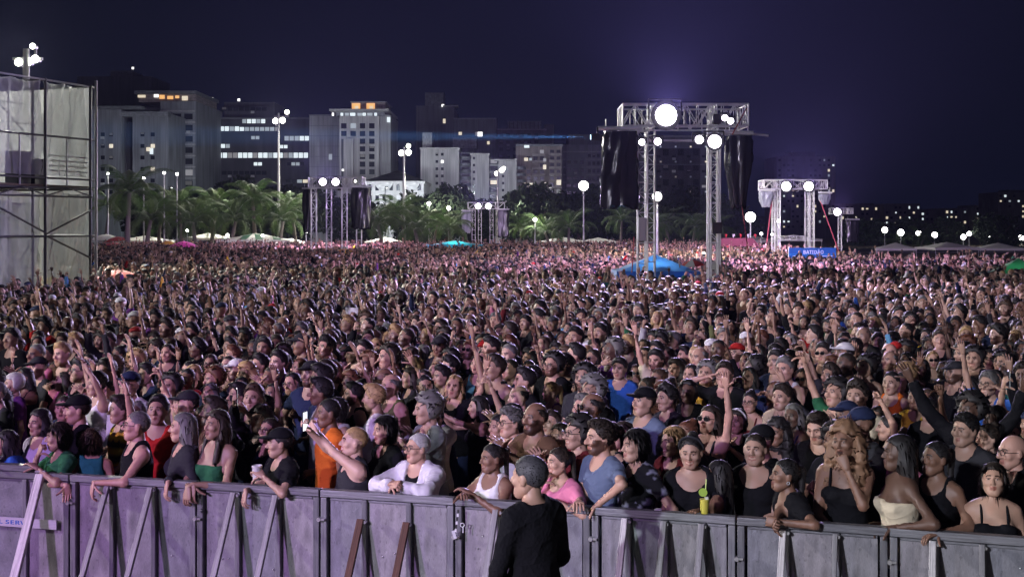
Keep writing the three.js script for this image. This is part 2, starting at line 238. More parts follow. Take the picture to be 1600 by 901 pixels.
function leafCrown(rx, ry, n, seedN, size) {            // leaf faces in clumps through the crown's volume
  reseed(seedN); const P = [], N = []; const clumps = [];
  for (let i = 0; i < 26; i++) { const u = rr(-1, 1), a = rr(0, 6.283), r = Math.sqrt(1 - u * u), k = rr(0.55, 1); clumps.push(V(Math.cos(a) * r * rx * k, u * ry * k, Math.sin(a) * r * rx * k)); }
  for (let i = 0; i < n; i++) {
    const c = clumps[i % clumps.length], q = V(rr(-1, 1), rr(-1, 1), rr(-1, 1)); if (q.lengthSq() > 1) { i--; continue; }
    const p = c.clone().addScaledVector(q, rx * 0.36), a = V(rr(-1, 1), rr(-1, 1), rr(-1, 1)).normalize(), b = a.clone().cross(V(rr(-1, 1), rr(-1, 1), rr(-1, 1)).normalize()).normalize(), s = size * rr(0.6, 1.3), o = a.clone().cross(b);
    const v = [p.clone().addScaledVector(a, s), p.clone().addScaledVector(b, s * 0.5), p.clone().addScaledVector(a, -s), p.clone().addScaledVector(b, -s * 0.5)];
    for (const k of [0, 1, 2, 0, 2, 3]) { P.push(v[k].x, v[k].y, v[k].z); N.push(o.x, o.y, o.z); }
  }
  const g = new THREE.BufferGeometry(); g.setAttribute('position', new THREE.BufferAttribute(new Float32Array(P), 3)); g.setAttribute('normal', new THREE.BufferAttribute(new Float32Array(N), 3)); return g;
}
const crowns = [leafCrown(3.4, 2.7, 3000, 31, 0.34), leafCrown(3.8, 2.4, 3000, 32, 0.36), leafCrown(3.1, 3.0, 2800, 33, 0.34)];
const treeSpots = [[300, 330, 150], [352, 338, 142], [372, 318, 155], [428, 325, 150], [470, 330, 148], [560, 348, 150], [640, 352, 152], [665, 340, 158], [700, 333, 155], [738, 345, 158], [800, 342, 156], [835, 335, 152], [868, 338, 158], [905, 340, 154], [940, 338, 156], [1000, 338, 160], [1030, 345, 150], [1062, 340, 158], [1100, 342, 154], [1140, 352, 165], [265, 335, 150], [230, 340, 152], [1350, 366, 210], [1480, 368, 215], [1560, 366, 205], [1420, 366, 220]];
const wherepx = (px) => [...[[165, 'the scaffold'], [290, 'the pink parasol'], [435, 'the office lamp pole'], [530, 'the left truss tower'], [630, 'the white villa'], [760, 'the small centre truss'], [912, 'the round globe lamp'], [1050, 'the large truss tower'], [1240, 'the right truss tower'], [1400, 'the right lamp row'], [1580, 'the green tent']]].sort((a, b) => Math.abs(a[0] - px) - Math.abs(b[0] - px))[0];
treeSpots.forEach(([px, py, d], i) => {
  const c = at(px, py, d), w = wherepx(px), t = thing('broadleaf_tree', `dark round tree ${['at mid height', 'slightly lower', 'a little farther'][i % 3]}, ${px < w[0] - 6 ? 'left of' : px > w[0] + 6 ? 'right of' : 'behind'} ${w[1]}`, 'tree', V(c.x, 0, c.z), i * 1.3, 'dark trees along the avenue');
  const pts = [V(0, 0, 0), V(0.1, c.y * 0.4, 0.05), V(0.05, c.y * 0.85, 0.1), V(0.15, c.y + 0.6, 0)]; const tr = mesh('trunk', tube(pts, [0.28, 0.22, 0.17, 0.06], 7), bark, t);
  for (const [a, h] of [[0.4, 0.6], [2.5, 0.66], [4.4, 0.7]]) mesh('limb', tube([V(0.07, c.y * h, 0.06), V(Math.cos(a) * 1.1, c.y * h + 1, Math.sin(a) * 1.1), V(Math.cos(a) * 2.1, c.y * h + 2.4, Math.sin(a) * 2.1)], [0.12, 0.08, 0.03], 5), bark, t);
  const cr = mesh('crown', crowns[i % 3], leafMats[2], t); cr.position.set(0, c.y, 0); cr.scale.setScalar(0.85 + 0.3 * ((i * 37) % 10) / 10);
});
// ---------------------------------------------------------------- lamps
const galv = std([0.42, 0.43, 0.44], 0.5, { metalness: 0.6 }), darkSteel = std([0.05, 0.05, 0.055], 0.5, { metalness: 0.5 }), alu = std([0.66, 0.66, 0.68], 0.4, { metalness: 0.25 });
const glow = (r, g, b, k) => std([0.8, 0.8, 0.8], 0.4, { emissive: new THREE.Color().setRGB(r, g, b), emissiveIntensity: k });
const lensGreen = glow(1, 1, 0.82, 14), lensWhite = glow(1, 0.97, 0.92, 14), lensLilac = glow(0.95, 0.86, 1, 18), lensSmall = glow(1, 0.95, 0.85, 6);
function spot(pos, target, color, cd, angle, penumbra = 0.6, radius = 6) {
  const l = new THREE.SpotLight(new THREE.Color().setRGB(...color), cd, 0, angle, penumbra); l.position.copy(pos); l.target.position.copy(target); l.castShadow = true; l.shadow.radius = radius; scene.add(l, l.target); return l;
}
function lantern(pos, color, cd, radius = 8) { const l = new THREE.PointLight(new THREE.Color().setRGB(...color), cd); l.position.copy(pos); l.castShadow = true; l.shadow.radius = radius; scene.add(l); return l; }
const dome = new THREE.SphereGeometry(1, 14, 10);
// flood lights on a tall pole: heads are [px, py, size in pixels]
function floodPole(label, d, px, heads, cd, color = [1, 0.98, 0.84]) {
  const base = at(px, 353, d), topPy = Math.min(...heads.map((h) => h[1])), topY = EYE - (topPy - HORIZON) / FOCAL * d, t = thing('flood_light_pole', label, 'street lamp', V(base.x, 0, base.z), 0, 'flood light poles on the promenade');
  mesh('pole', new THREE.CylinderGeometry(0.11, 0.2, topY - 0.1, 10).translate(0, (topY - 0.1) / 2, 0), galv, t); mesh('base_plate', new THREE.CylinderGeometry(0.34, 0.36, 0.12, 8).translate(0, 0.06, 0), galv, t);
  const xs = heads.map((h) => (h[0] - px) * d / FOCAL); mesh('crossarm', new THREE.BoxGeometry(Math.max(...xs, 0.4) - Math.min(...xs, -0.4) + 0.3, 0.1, 0.1).translate((Math.max(...xs) + Math.min(...xs)) / 2, topY - 0.45, -0.1), galv, t);
  for (const [hx, hy, size] of heads) {
    const x = (hx - px) * d / FOCAL, y = EYE - (hy - HORIZON) / FOCAL * d, r = size / 2 * d / FOCAL, h = mesh('lamp_head', new THREE.CylinderGeometry(r * 1.06, r * 0.7, 0.35, 16).rotateX(Math.PI / 2).translate(0, 0, -0.22), darkSteel, t); h.position.set(x, y, 0);
    mesh('lamp_lens', new THREE.CircleGeometry(r, 20), lensGreen, h).position.set(0, 0, 0.0);
    mesh('yoke', new THREE.BoxGeometry(0.08, Math.max(0.1, Math.abs(topY - 0.45 - y)), 0.08).translate(0, -(Math.abs(topY - 0.45 - y)) / 2, -0.3), galv, h);
  }
  const hx = xs.reduce((a, b) => a + b, 0) / xs.length, hy = EYE - (heads.reduce((a, h) => a + h[1], 0) / heads.length - HORIZON) / FOCAL * d;
  const p = V(base.x + hx, hy, base.z + 0.45);
  spot(p, V(base.x, 0, base.z + 50), color, cd, 1.5, 0.25, 10);
  return t;
}
// a globe street lamp that shines all round
function globeLamp(label, d, px, py, size, cd) {
  const base = at(px, 353, d), y = EYE - (py - HORIZON) / FOCAL * d, r = Math.min(d > 180 ? 0.5 : 0.45, size / 2 * d / FOCAL), t = thing('street_lamp', label, 'street lamp', V(base.x, 0, base.z), 0, 'globe street lamps');
  mesh('pole', new THREE.CylinderGeometry(0.05, 0.1, y - r * 0.9, 8).translate(0, (y - r * 0.9) / 2, 0), galv, t); mesh('collar', new THREE.CylinderGeometry(0.09, 0.07, 0.12, 8).translate(0, y - r, 0), darkSteel, t);
  const g = mesh('lamp_globe', dome, lensWhite, t); g.scale.setScalar(r); g.position.y = y;
  if (cd) lantern(V(base.x, y, base.z), [1, 0.95, 0.85], cd, 8);
  return t;
}
floodPole('flood light pole glowing above the scaffold at the far left', 47, 40, [[42, 96, 14], [28, 97, 12], [54, 92, 12], [50, 72, 9]], 1700);
floodPole('tallest flood light pole in front of the lit office block', 138, 435, [[430, 189, 9], [441, 188, 9], [448, 175, 7]], 2300);
floodPole('flood light pole left of the white apartment slabs', 140, 631, [[627, 239, 9], [638, 238, 9], [638, 228, 7]], 1800);
floodPole('smaller flood light pole above the small centre truss', 150, 778, [[776, 271, 7], [784, 266, 7], [787, 263, 6]], 1300);
globeLamp('round globe lamp on a pole left of the large truss', 118, 912, 290, 15, 800);
globeLamp('globe lamp seen between the large truss legs', 66, 1027, 307, 15, 420);
globeLamp('globe lamp right of the large truss', 105, 1173, 339, 16, 700);
globeLamp('small globe lamp under the right truss', 100, 1217, 345, 6, 60);
globeLamp('small lamp over the palms right of the small centre truss', 125, 836, 343, 6, 60);
[[670, 318], [701, 325]].forEach(([x, y], i) => globeLamp(['small globe lamp before the pale apartment slab', 'small globe lamp left of the small centre truss'][i], 150, x, y, 6, 50));
[[168, 271, 'small lamp between scaffold and large palm'], [224, 278, 'small lamp right of the large palm crown'], [292, 360, 'small globe lamp above the pink parasol'], [1100, 396, 'small lamp beside the white parasol under the large truss'], [256, 270, 'left one of the small lamps under the penthouse tower'], [276, 272, 'right one of the small lamps under the penthouse tower'], [478, 362, 'small lamp at the foot of the left truss'], [355, 367, 'small globe lamp over the striped canopy'], [410, 368, 'small globe lamp at the right end of striped canopy'], [1190, 365, 'small lamp left of the right truss foot'], [1207, 366, 'small lamp close to the right truss leg']].forEach(([x, y, l], i) => globeLamp(l, i === 3 ? 60 : 118, x, y, 4.5, i % 3 ? 0 : 30));
['first', 'second', 'third', 'fourth', 'fifth', 'sixth', 'seventh', 'eighth', 'ninth'].forEach((n, i) => { const [x, y, s] = [[1383, 359, 9], [1408, 363, 10], [1436, 364, 8], [1461, 367, 9], [1506, 370, 8], [1515, 365, 7], [1543, 368, 9], [1572, 370, 10], [1597, 371, 9]][i]; globeLamp(`${n} lamp from the left in the far right row`, 190 + i * 3, x, y, s, 130); });

// ---------------------------------------------------------------- truss towers with hung loudspeakers
function ladderMast(parent, x, z, w, h, step, m = alu) {        // four tubes and rungs; rungs are pieces of their own
  const rail = merged([[-1, -1], [-1, 1], [1, -1], [1, 1]].map(([a, b]) => bar(V(a * w / 2, 0, b * w / 2), V(a * w / 2, h, b * w / 2), 0.024, 6)));
  const o = mesh('mast', rail, m, parent); o.position.set(x, 0, z);
  const rung = new THREE.CylinderGeometry(0.013, 0.013, w, 5).rotateZ(Math.PI / 2), cross = new THREE.CylinderGeometry(0.013, 0.013, w, 5).rotateX(Math.PI / 2), slant = new THREE.CylinderGeometry(0.011, 0.011, Math.hypot(w, step), 5).rotateZ(Math.atan2(w, step));
  for (let y = 0.3, i = 0; y < h; y += step, i++) { mesh('rung', rung, m, o).position.set(0, y, w / 2); if (y > 2.4) { mesh('rung', rung, m, o).position.set(0, y, -w / 2); mesh('rung', cross, m, o).position.set(i % 2 ? w / 2 : -w / 2, y, 0); const s = mesh('brace', slant, m, o); s.position.set(0, y + step / 2, w / 2); if (i % 2) s.rotation.y = Math.PI; } }
  return o;
}
function beamTruss(parent, a, b, h, n, m = alu) {               // flat box truss between two points
  const L = a.distanceTo(b), dir = b.clone().sub(a).normalize(), o = mesh('truss_beam', merged([bar(V(0, 0, 0), V(L, 0, 0), 0.03), bar(V(0, h, 0), V(L, h, 0), 0.03), bar(V(0, 0, 0), V(0, h, 0), 0.026), bar(V(L, 0, 0), V(L, h, 0), 0.026)]), m, parent);
  o.position.copy(a); o.quaternion.setFromUnitVectors(V(1, 0, 0), dir);
  for (let i = 0; i < n; i++) { const x0 = L * i / n, x1 = L * (i + 1) / n; mesh('brace', bar(V(i % 2 ? x0 : x1, h, 0), V(i % 2 ? x1 : x0, 0, 0), 0.018, 5), m, o); if (i) mesh('upright', bar(V(x0, 0, 0), V(x0, h, 0), 0.015, 5), m, o); }
  return o;
}
const blackPlastic = std([0.02, 0.02, 0.026], 0.25), wrapPale = std([0.25, 0.26, 0.32], 0.3);
function wrap(w, h, dp, seedN, taper = 0.8) {                     // plastic sheet tied round a hanging loudspeaker column
  const g = new THREE.CylinderGeometry(1, 1, 1, 40, 26, false), p = g.attributes.position;
  for (let i = 0; i < p.count; i++) {
    let x = p.getX(i), y = p.getY(i), z = p.getZ(i); const a = Math.atan2(z, x), v = y + 0.5, sq = Math.pow(Math.pow(Math.abs(Math.cos(a)), 6) + Math.pow(Math.abs(Math.sin(a)), 6), -1 / 6), rad = Math.hypot(x, z);
    const fold = 0.2 * vnoise(a * 3.1 + seedN, v * 1.6, seedN) + 0.15 * vnoise(a * 8 + seedN, v * 2.4 + x, 3) + 0.08 * vnoise(a * 17, v * 9, seedN), k = sq * (1 + fold * (rad > 0.5 ? 1 : 0)) * lerp(taper, 1, Math.pow(clamp(v * 1.6, 0, 1), 0.7)) * (v > 0.93 ? 0.9 : 1) * rad;
    p.setXYZ(i, Math.cos(a) * k * w / 2, y * h - (v < 0.05 ? 0.12 * (1 + vnoise(a * 4, 0, seedN)) * h * 0.4 * rad : 0), Math.sin(a) * k * dp / 2);
  }
  g.computeVertexNormals(); return g;
}
const panelMat = std([0.03, 0.03, 0.034], 0.5);
function stageLight(label, pos, r, m, group) {                      // a round stage lamp facing the camera's side
  const t = thing('stage_light', label, 'stage light', pos, 0, group);
  mesh('housing', new THREE.CylinderGeometry(r * 1.12, r * 0.75, r * 1.6, 18).rotateX(Math.PI / 2).translate(0, 0, -r * 0.85), panelMat, t); mesh('lamp_lens', new THREE.SphereGeometry(r, 18, 8, 0, 6.2832, 0, 0.9).rotateX(Math.PI / 2).translate(0, 0, -r * 0.6), m, t);
  mesh('yoke', merged([box(0.04, r * 1.5, 0.05, -r * 1.2, r * 0.5, -r * 0.7), box(0.04, r * 1.5, 0.05, r * 1.2, r * 0.5, -r * 0.7), box(r * 2.44, 0.04, 0.05, 0, r * 1.25, -r * 0.7)]), panelMat, t);
  return t;
}
// x positions in pixels at depth d; legs: pixel columns of the masts' centres
function trussTower(label, d, legs, mastPx, topPy, beamPx, beam, depthZ, opts = {}) {
  const k = d / FOCAL, X = (px) => (px - 800) * k, Y = (py) => EYE - (py - HORIZON) * k, cx = X((beamPx[0] + beamPx[1]) / 2), t = thing('truss_tower', label, 'truss tower', V(cx, 0, -d)), top = Y(topPy), bh = beam * k, w = mastPx * k;
  for (const l of legs) ladderMast(t, X(l[0]) - cx, l[1] ? -depthZ : 0, w, l[2] ? Y(l[2]) : top - bh, opts.step || 0.28);
  const x0 = X(beamPx[0]) - cx, x1 = X(beamPx[1]) - cx, n = opts.bays || 8;
  for (const z of [w / 2 + 0.05, -w / 2 - 0.05, -depthZ]) beamTruss(t, V(x0, top - bh, z), V(x1, top - bh, z), bh, n);
  for (const x of [x0, x1, x0 * 0.5, x1 * 0.5]) beamTruss(t, V(x, top - bh, w / 2), V(x, top - bh, -depthZ), bh, 4);
  for (const f of legs) mesh('foot_plate', box(w * 1.8, 0.06, w * 1.8, X(f[0]) - cx, 0.03, f[1] ? -depthZ : 0), darkSteel, t);
  return { t, X, Y, k, cx };
}
function hungSpeakers(label, d, x0, x1, y0, y1, seedN, m = blackPlastic, taper = 0.8) {
  const k = d / FOCAL, w = (x1 - x0) * k, h = (y1 - y0) * k, c = at((x0 + x1) / 2, (y0 + y1) / 2, d), t = thing('wrapped_speaker_column', label, 'loudspeakers', V(c.x, c.y, c.z));
  mesh('plastic_wrap', wrap(w, h, Math.min(w, 0.45), seedN, taper), m, t); mesh('hanging_bar', bar(V(-w * 0.62, h / 2 + 0.08, 0.1), V(w * 0.62, h / 2 + 0.08, 0.1), 0.06, 8), alu, t);
  for (const s of [-0.4, 0.4]) mesh('chain', bar(V(w * s, h / 2 - 0.03, 0.1), V(w * s, h / 2 + 0.35, 0.1), 0.02, 5), alu, t);
  return t;
}
{ // the large tower
  const d = 38, T = trussTower('large silver truss tower with bright lamps and two wrapped speaker columns', d, [[1004, 0], [1025, 1], [1114, 0], [1131, 1]], 15, 163, [973, 1168], 34, 1.6, { bays: 10, step: 0.3 });
  const X = (px) => T.X(px) - T.cx;
  mesh('outrigger', bar(V(X(942), T.Y(201), 0), V(X(1000), T.Y(201), 0), 0.05), alu, T.t); mesh('outrigger', bar(V(X(1120), T.Y(209), 0), V(X(1174), T.Y(209), 0), 0.05), alu, T.t); mesh('antenna_arm', bar(V(X(1150), T.Y(207), 0.1), V(X(1200), T.Y(212), 0.1), 0.035), alu, T.t);
  mesh('cross_tube', bar(V(X(1012), T.Y(219), -0.1), V(X(1110), T.Y(219), -0.1), 0.035), alu, T.t); mesh('motor', new RoundedBoxGeometry(0.24, 0.3, 0.24, 2, 0.04).translate(X(1118), T.Y(187), 0.22), darkSteel, T.t); mesh('control_box', new RoundedBoxGeometry(0.26, 0.7, 0.18, 2, 0.03).translate(X(1002), T.Y(358), 0.24), galv, T.t); mesh('control_box', new RoundedBoxGeometry(0.3, 0.34, 0.2, 2, 0.03).translate(X(1118), T.Y(356), 0.24), darkSteel, T.t);
  for (const [x0, y0, x1, y1] of [[1165, 170, 1140, 212], [1150, 260, 1165, 395], [990, 370, 985, 425]]) mesh('stay_strap', bar(V(X(x0), T.Y(y0), 0.15), V(X(x1), T.Y(y1), 0.5), 0.018, 5), std([0.3, 0.06, 0.07], 0.8), T.t);
  hungSpeakers('black plastic wrapped speakers hanging left of the large truss', d - 0.2, 941, 996, 205, 318, 3, blackPlastic, 0.95); hungSpeakers('black plastic wrapped speakers hanging right of the large truss', d - 0.2, 1136, 1172, 212, 318, 8, blackPlastic, 0.5);
  { const scrimM = new THREE.MeshStandardMaterial({ color: new THREE.Color().setRGB(0.012, 0.012, 0.02), roughness: 0.6, transparent: true, opacity: 0.62, side: THREE.DoubleSide }), g = new THREE.PlaneGeometry(X(1108) - X(1031), T.Y(226) - T.Y(332), 40, 30), q = g.attributes.position; for (let i = 0; i < q.count; i++) q.setZ(i, 0.05 * vnoise(q.getX(i) * 3.5, q.getY(i) * 1.2, 5)); g.computeVertexNormals(); mesh('back_scrim', g, scrimM, T.t).position.set((X(1108) + X(1031)) / 2, (T.Y(226) + T.Y(332)) / 2, -1.75); }
  const L = [[1041, 180, 21, 'largest and brightest lamp, top left of the large truss', 5200], [1028, 221, 7, 'lamp under the beam left of the large truss centre', 60], [1093, 218, 8, 'middle lamp hanging under the large truss beam', 90], [1117, 221, 13, 'bright lamp on the right mast of the large truss', 420], [1003, 222, 6, 'small lamp on the left mast of the large truss', 0], [1133, 184, 6, 'left of two small spots in the beam, large truss', 0], [1142, 189, 6, 'right of two small spots in the beam, large truss', 0]];
  L.forEach(([px, py, r, label, cd]) => { const p = at(px, py, d - 0.55); stageLight(label, p, r * d / FOCAL, lensLilac, 'lamps on the large truss'); if (cd) (cd > 1000 ? spot(p.clone().add(V(0, 0, 0.32)), V(p.x - 1, p.y + 15.3, p.z + 12.9), [0.6, 0.46, 1], cd * 1.3, 1.2, 1, 5) : spot(p.clone().add(V(0, 0, 0.32)), V(p.x - 4, p.y - 1.5, p.z + 20), [0.8, 0.7, 1], cd, 1.15, 0.3, 5)); if (cd > 1000) spot(p.clone().add(V(0, 0, 0.4)), V(p.x - 3, p.y - 0.5, p.z + 20), [0.62, 0.46, 1], 1000, 1.5, 0.2, 5); });
  const p = at(931, 214, d - 0.6), beam = thing('beam_light', 'cyan beam light at the left end of the large truss', 'stage light', p, 0); mesh('housing', new RoundedBoxGeometry(0.3, 0.2, 0.2, 2, 0.04), panelMat, beam); mesh('lamp_lens', new THREE.CircleGeometry(0.07, 16).rotateY(-Math.PI / 2).translate(-0.152, 0, 0), glow(0.4, 0.85, 1, 12), beam); mesh('bracket', box(0.05, 0.2, 0.05, 0.05, 0.18, 0), panelMat, beam);
  spot(p.clone().add(V(-0.18, 0, 0)), p.clone().add(V(-10, 0.25, -3)), [0.22, 0.7, 1], 800000, 0.035, 0.7, 2);
}
{ const d = 80; trussTower('truss tower with two lamps before the hotel, left of centre', d, [[490, 0], [508, 1], [538, 0], [556, 1]], 8, 277, [482, 566], 16, 1.6, { bays: 6, step: 0.5 });
  hungSpeakers('wrapped speakers hanging right on the left truss tower', d - 0.2, 550, 578, 293, 354, 5, blackPlastic, 0.9); hungSpeakers('wrapped speakers hanging left on the left truss tower', d + 1.6, 474, 493, 296, 360, 6, blackPlastic, 0.9);
  [[504, 284, 'left lamp'], [524, 284, 'right lamp']].forEach(([x, y, l]) => { const p = at(x, y, d - 0.4); stageLight(l + ' on the left truss tower', p, 7 * d / FOCAL, lensLilac, 'lamps on the left truss tower'); spot(p.clone().add(V(0, 0, 0.32)), V(p.x - 1, p.y + 15.3, p.z + 12.9), [0.66, 0.5, 1], 3400, 1.08, 1, 5); });
  const p = at(555, 283, d - 0.4); stageLight('small lamp at the right end of the left truss tower', p, 0.1, lensSmall, 'lamps on the left truss tower'); }
{ const d = 130; trussTower('small far truss tower with two lamps at the centre', d, [[740, 0], [749, 1], [768, 0], [777, 1]], 5, 316, [731, 788], 10, 1.8, { bays: 5, step: 0.5 });
  hungSpeakers('wrapped speakers hanging left on the small centre truss', d, 722, 735, 330, 362, 11, wrapPale, 0.9); hungSpeakers('wrapped speakers hanging right on the small centre truss', d, 778, 794, 328, 368, 12, blackPlastic, 0.9);
  [[747, 322, 'left lamp'], [763, 322, 'right lamp']].forEach(([x, y, l]) => { const p = at(x, y, d - 0.4); stageLight(l + ' on the small centre truss', p, 5.5 * d / FOCAL, lensLilac, 'lamps on the small centre truss'); spot(p.clone().add(V(0, 0, 0.32)), V(p.x - 1, p.y + 15.3, p.z + 12.9), [0.68, 0.5, 1], 4000, 1.08, 1, 5); }); }
{ const d = 72; const T = trussTower('truss tower with two lamps and red stay straps, right of centre', d, [[1215, 0], [1220, 1], [1268, 0], [1273, 1]], 8, 281, [1194, 1292], 14, 1.6, { bays: 7, step: 0.55 }); const X = (px) => T.X(px) - T.cx;
  for (const [x0, y0, x1, y1] of [[1206, 312, 1192, 378], [1281, 312, 1312, 418]]) mesh('stay_strap', bar(V(X(x0), T.Y(y0), 0.15), V(X(x1), T.Y(y1), 1.2), 0.035, 5), std([0.4, 0.07, 0.12], 0.8), T.t);
  beamTruss(T.t, V(X(1218), T.Y(375), -1.2), V(X(1264), T.Y(375), -1.2), 0.22, 8);
  hungSpeakers('pale wrapped speakers hanging left on the right truss tower', d - 0.2, 1187, 1208, 299, 322, 21, wrapPale, 0.5); hungSpeakers('pale wrapped speakers hanging right on the right truss tower', d - 0.2, 1281, 1298, 303, 318, 22, wrapPale, 0.5);
  [[1229, 291, 'left lamp'], [1264, 291, 'right lamp']].forEach(([x, y, l]) => { const p = at(x, y, d - 0.4); stageLight(l + ' on the right truss tower', p, 9 * d / FOCAL, lensLilac, 'lamps on the right truss tower'); spot(p.clone().add(V(0, 0, 0.32)), V(p.x - 1, p.y + 15.3, p.z + 12.9), [0.66, 0.5, 1], 4000, 1.08, 1, 5); }); }
{ const d = 112; trussTower('narrow far truss tower with one lamp, rightmost of all trusses', d, [[1313, 0], [1320, 1]], 5, 325, [1303, 1333], 9, 1.6, { bays: 4, step: 0.45 });
  hungSpeakers('wrapped speakers hanging on the rightmost truss tower', d - 0.2, 1323, 1341, 344, 376, 25, blackPlastic, 0.9);
  const p = at(1309, 331, d - 0.4); stageLight('single lamp on the rightmost truss tower', p, 7 * d / FOCAL, lensLilac, 'lamps on the rightmost truss tower'); spot(p.clone().add(V(0, 0, 0.32)), V(p.x - 1, p.y + 15.3, p.z + 12.9), [0.8, 0.5, 1], 4000, 1.08, 1, 5); }

// lamps on the far side of the trusses that wash the crowd behind them
function washLamp(label, pos, target, color, cd, angle) {
  const t = thing('wash_light', label, 'stage light', pos, 0, 'wash lamps on the far side of the trusses'), dir = target.clone().sub(pos).normalize(); t.quaternion.setFromUnitVectors(V(0, 0, 1), dir);
  mesh('housing', new RoundedBoxGeometry(0.5, 0.3, 0.2, 2, 0.03).translate(0, 0, -0.12), panelMat, t); mesh('lamp_lens', box(0.44, 0.24, 0.01, 0, 0, -0.012), glow(...color, 5), t); mesh('bracket', box(0.05, 0.3, 0.05, 0, 0.2, -0.12), panelMat, t);
  spot(pos.clone().addScaledVector(dir, 0.3), target, color, cd, angle, 0.7, 8);
}
washLamp('left pink wash lamp behind the large truss', at(1000, 195, 40), V(-6, 0, -66), [0.68, 0.5, 1], 1500, 0.75);
washLamp('right pink wash lamp behind the large truss', at(1130, 195, 40), V(16, 0, -64), [0.7, 0.48, 1], 1900, 0.75);
washLamp('pink wash lamp behind the left truss tower', at(530, 292, 82), V(-16, 0, -100), [0.78, 0.52, 1], 1900, 0.8);
washLamp('pink wash lamp behind the right truss tower', at(1240, 295, 74), V(16, 0, -92), [0.72, 0.48, 1], 2100, 0.8);
// lamps of the avenue, turned to the house fronts
[[262, 'avenue lamp before the penthouse tower'], [452, 'avenue lamp before the office block'], [602, 'avenue lamp before the hotel'], [722, 'avenue lamp before the pale apartment slabs'], [860, 'avenue lamp before the balcony block']].forEach(([px, label], i) => {
  const d = 168, h = 8.2, x = (px - 800) / FOCAL * d, t = thing('avenue_lamp', label, 'street lamp', V(x, 0, -d), 0, 'lamps along the avenue'); mesh('pole', new THREE.CylinderGeometry(0.07, 0.12, h, 8).translate(0, h / 2, 0), galv, t); mesh('arm', bar(V(0, h - 0.05, 0), V(0, h + 0.15, -1.2), 0.05, 6), galv, t); mesh('lamp_head', new RoundedBoxGeometry(0.35, 0.16, 0.7, 2, 0.05).translate(0, h + 0.16, -1.4), darkSteel, t); mesh('lamp_lens', box(0.26, 0.02, 0.5, 0, h + 0.07, -1.4), lensSmall, t);
  spot(V(x, h + 0.04, -d - 1.4), V(x, 14, -d - 50), [0.82, 0.92, 1], 1150, 1.3, 0.4, 10);
});

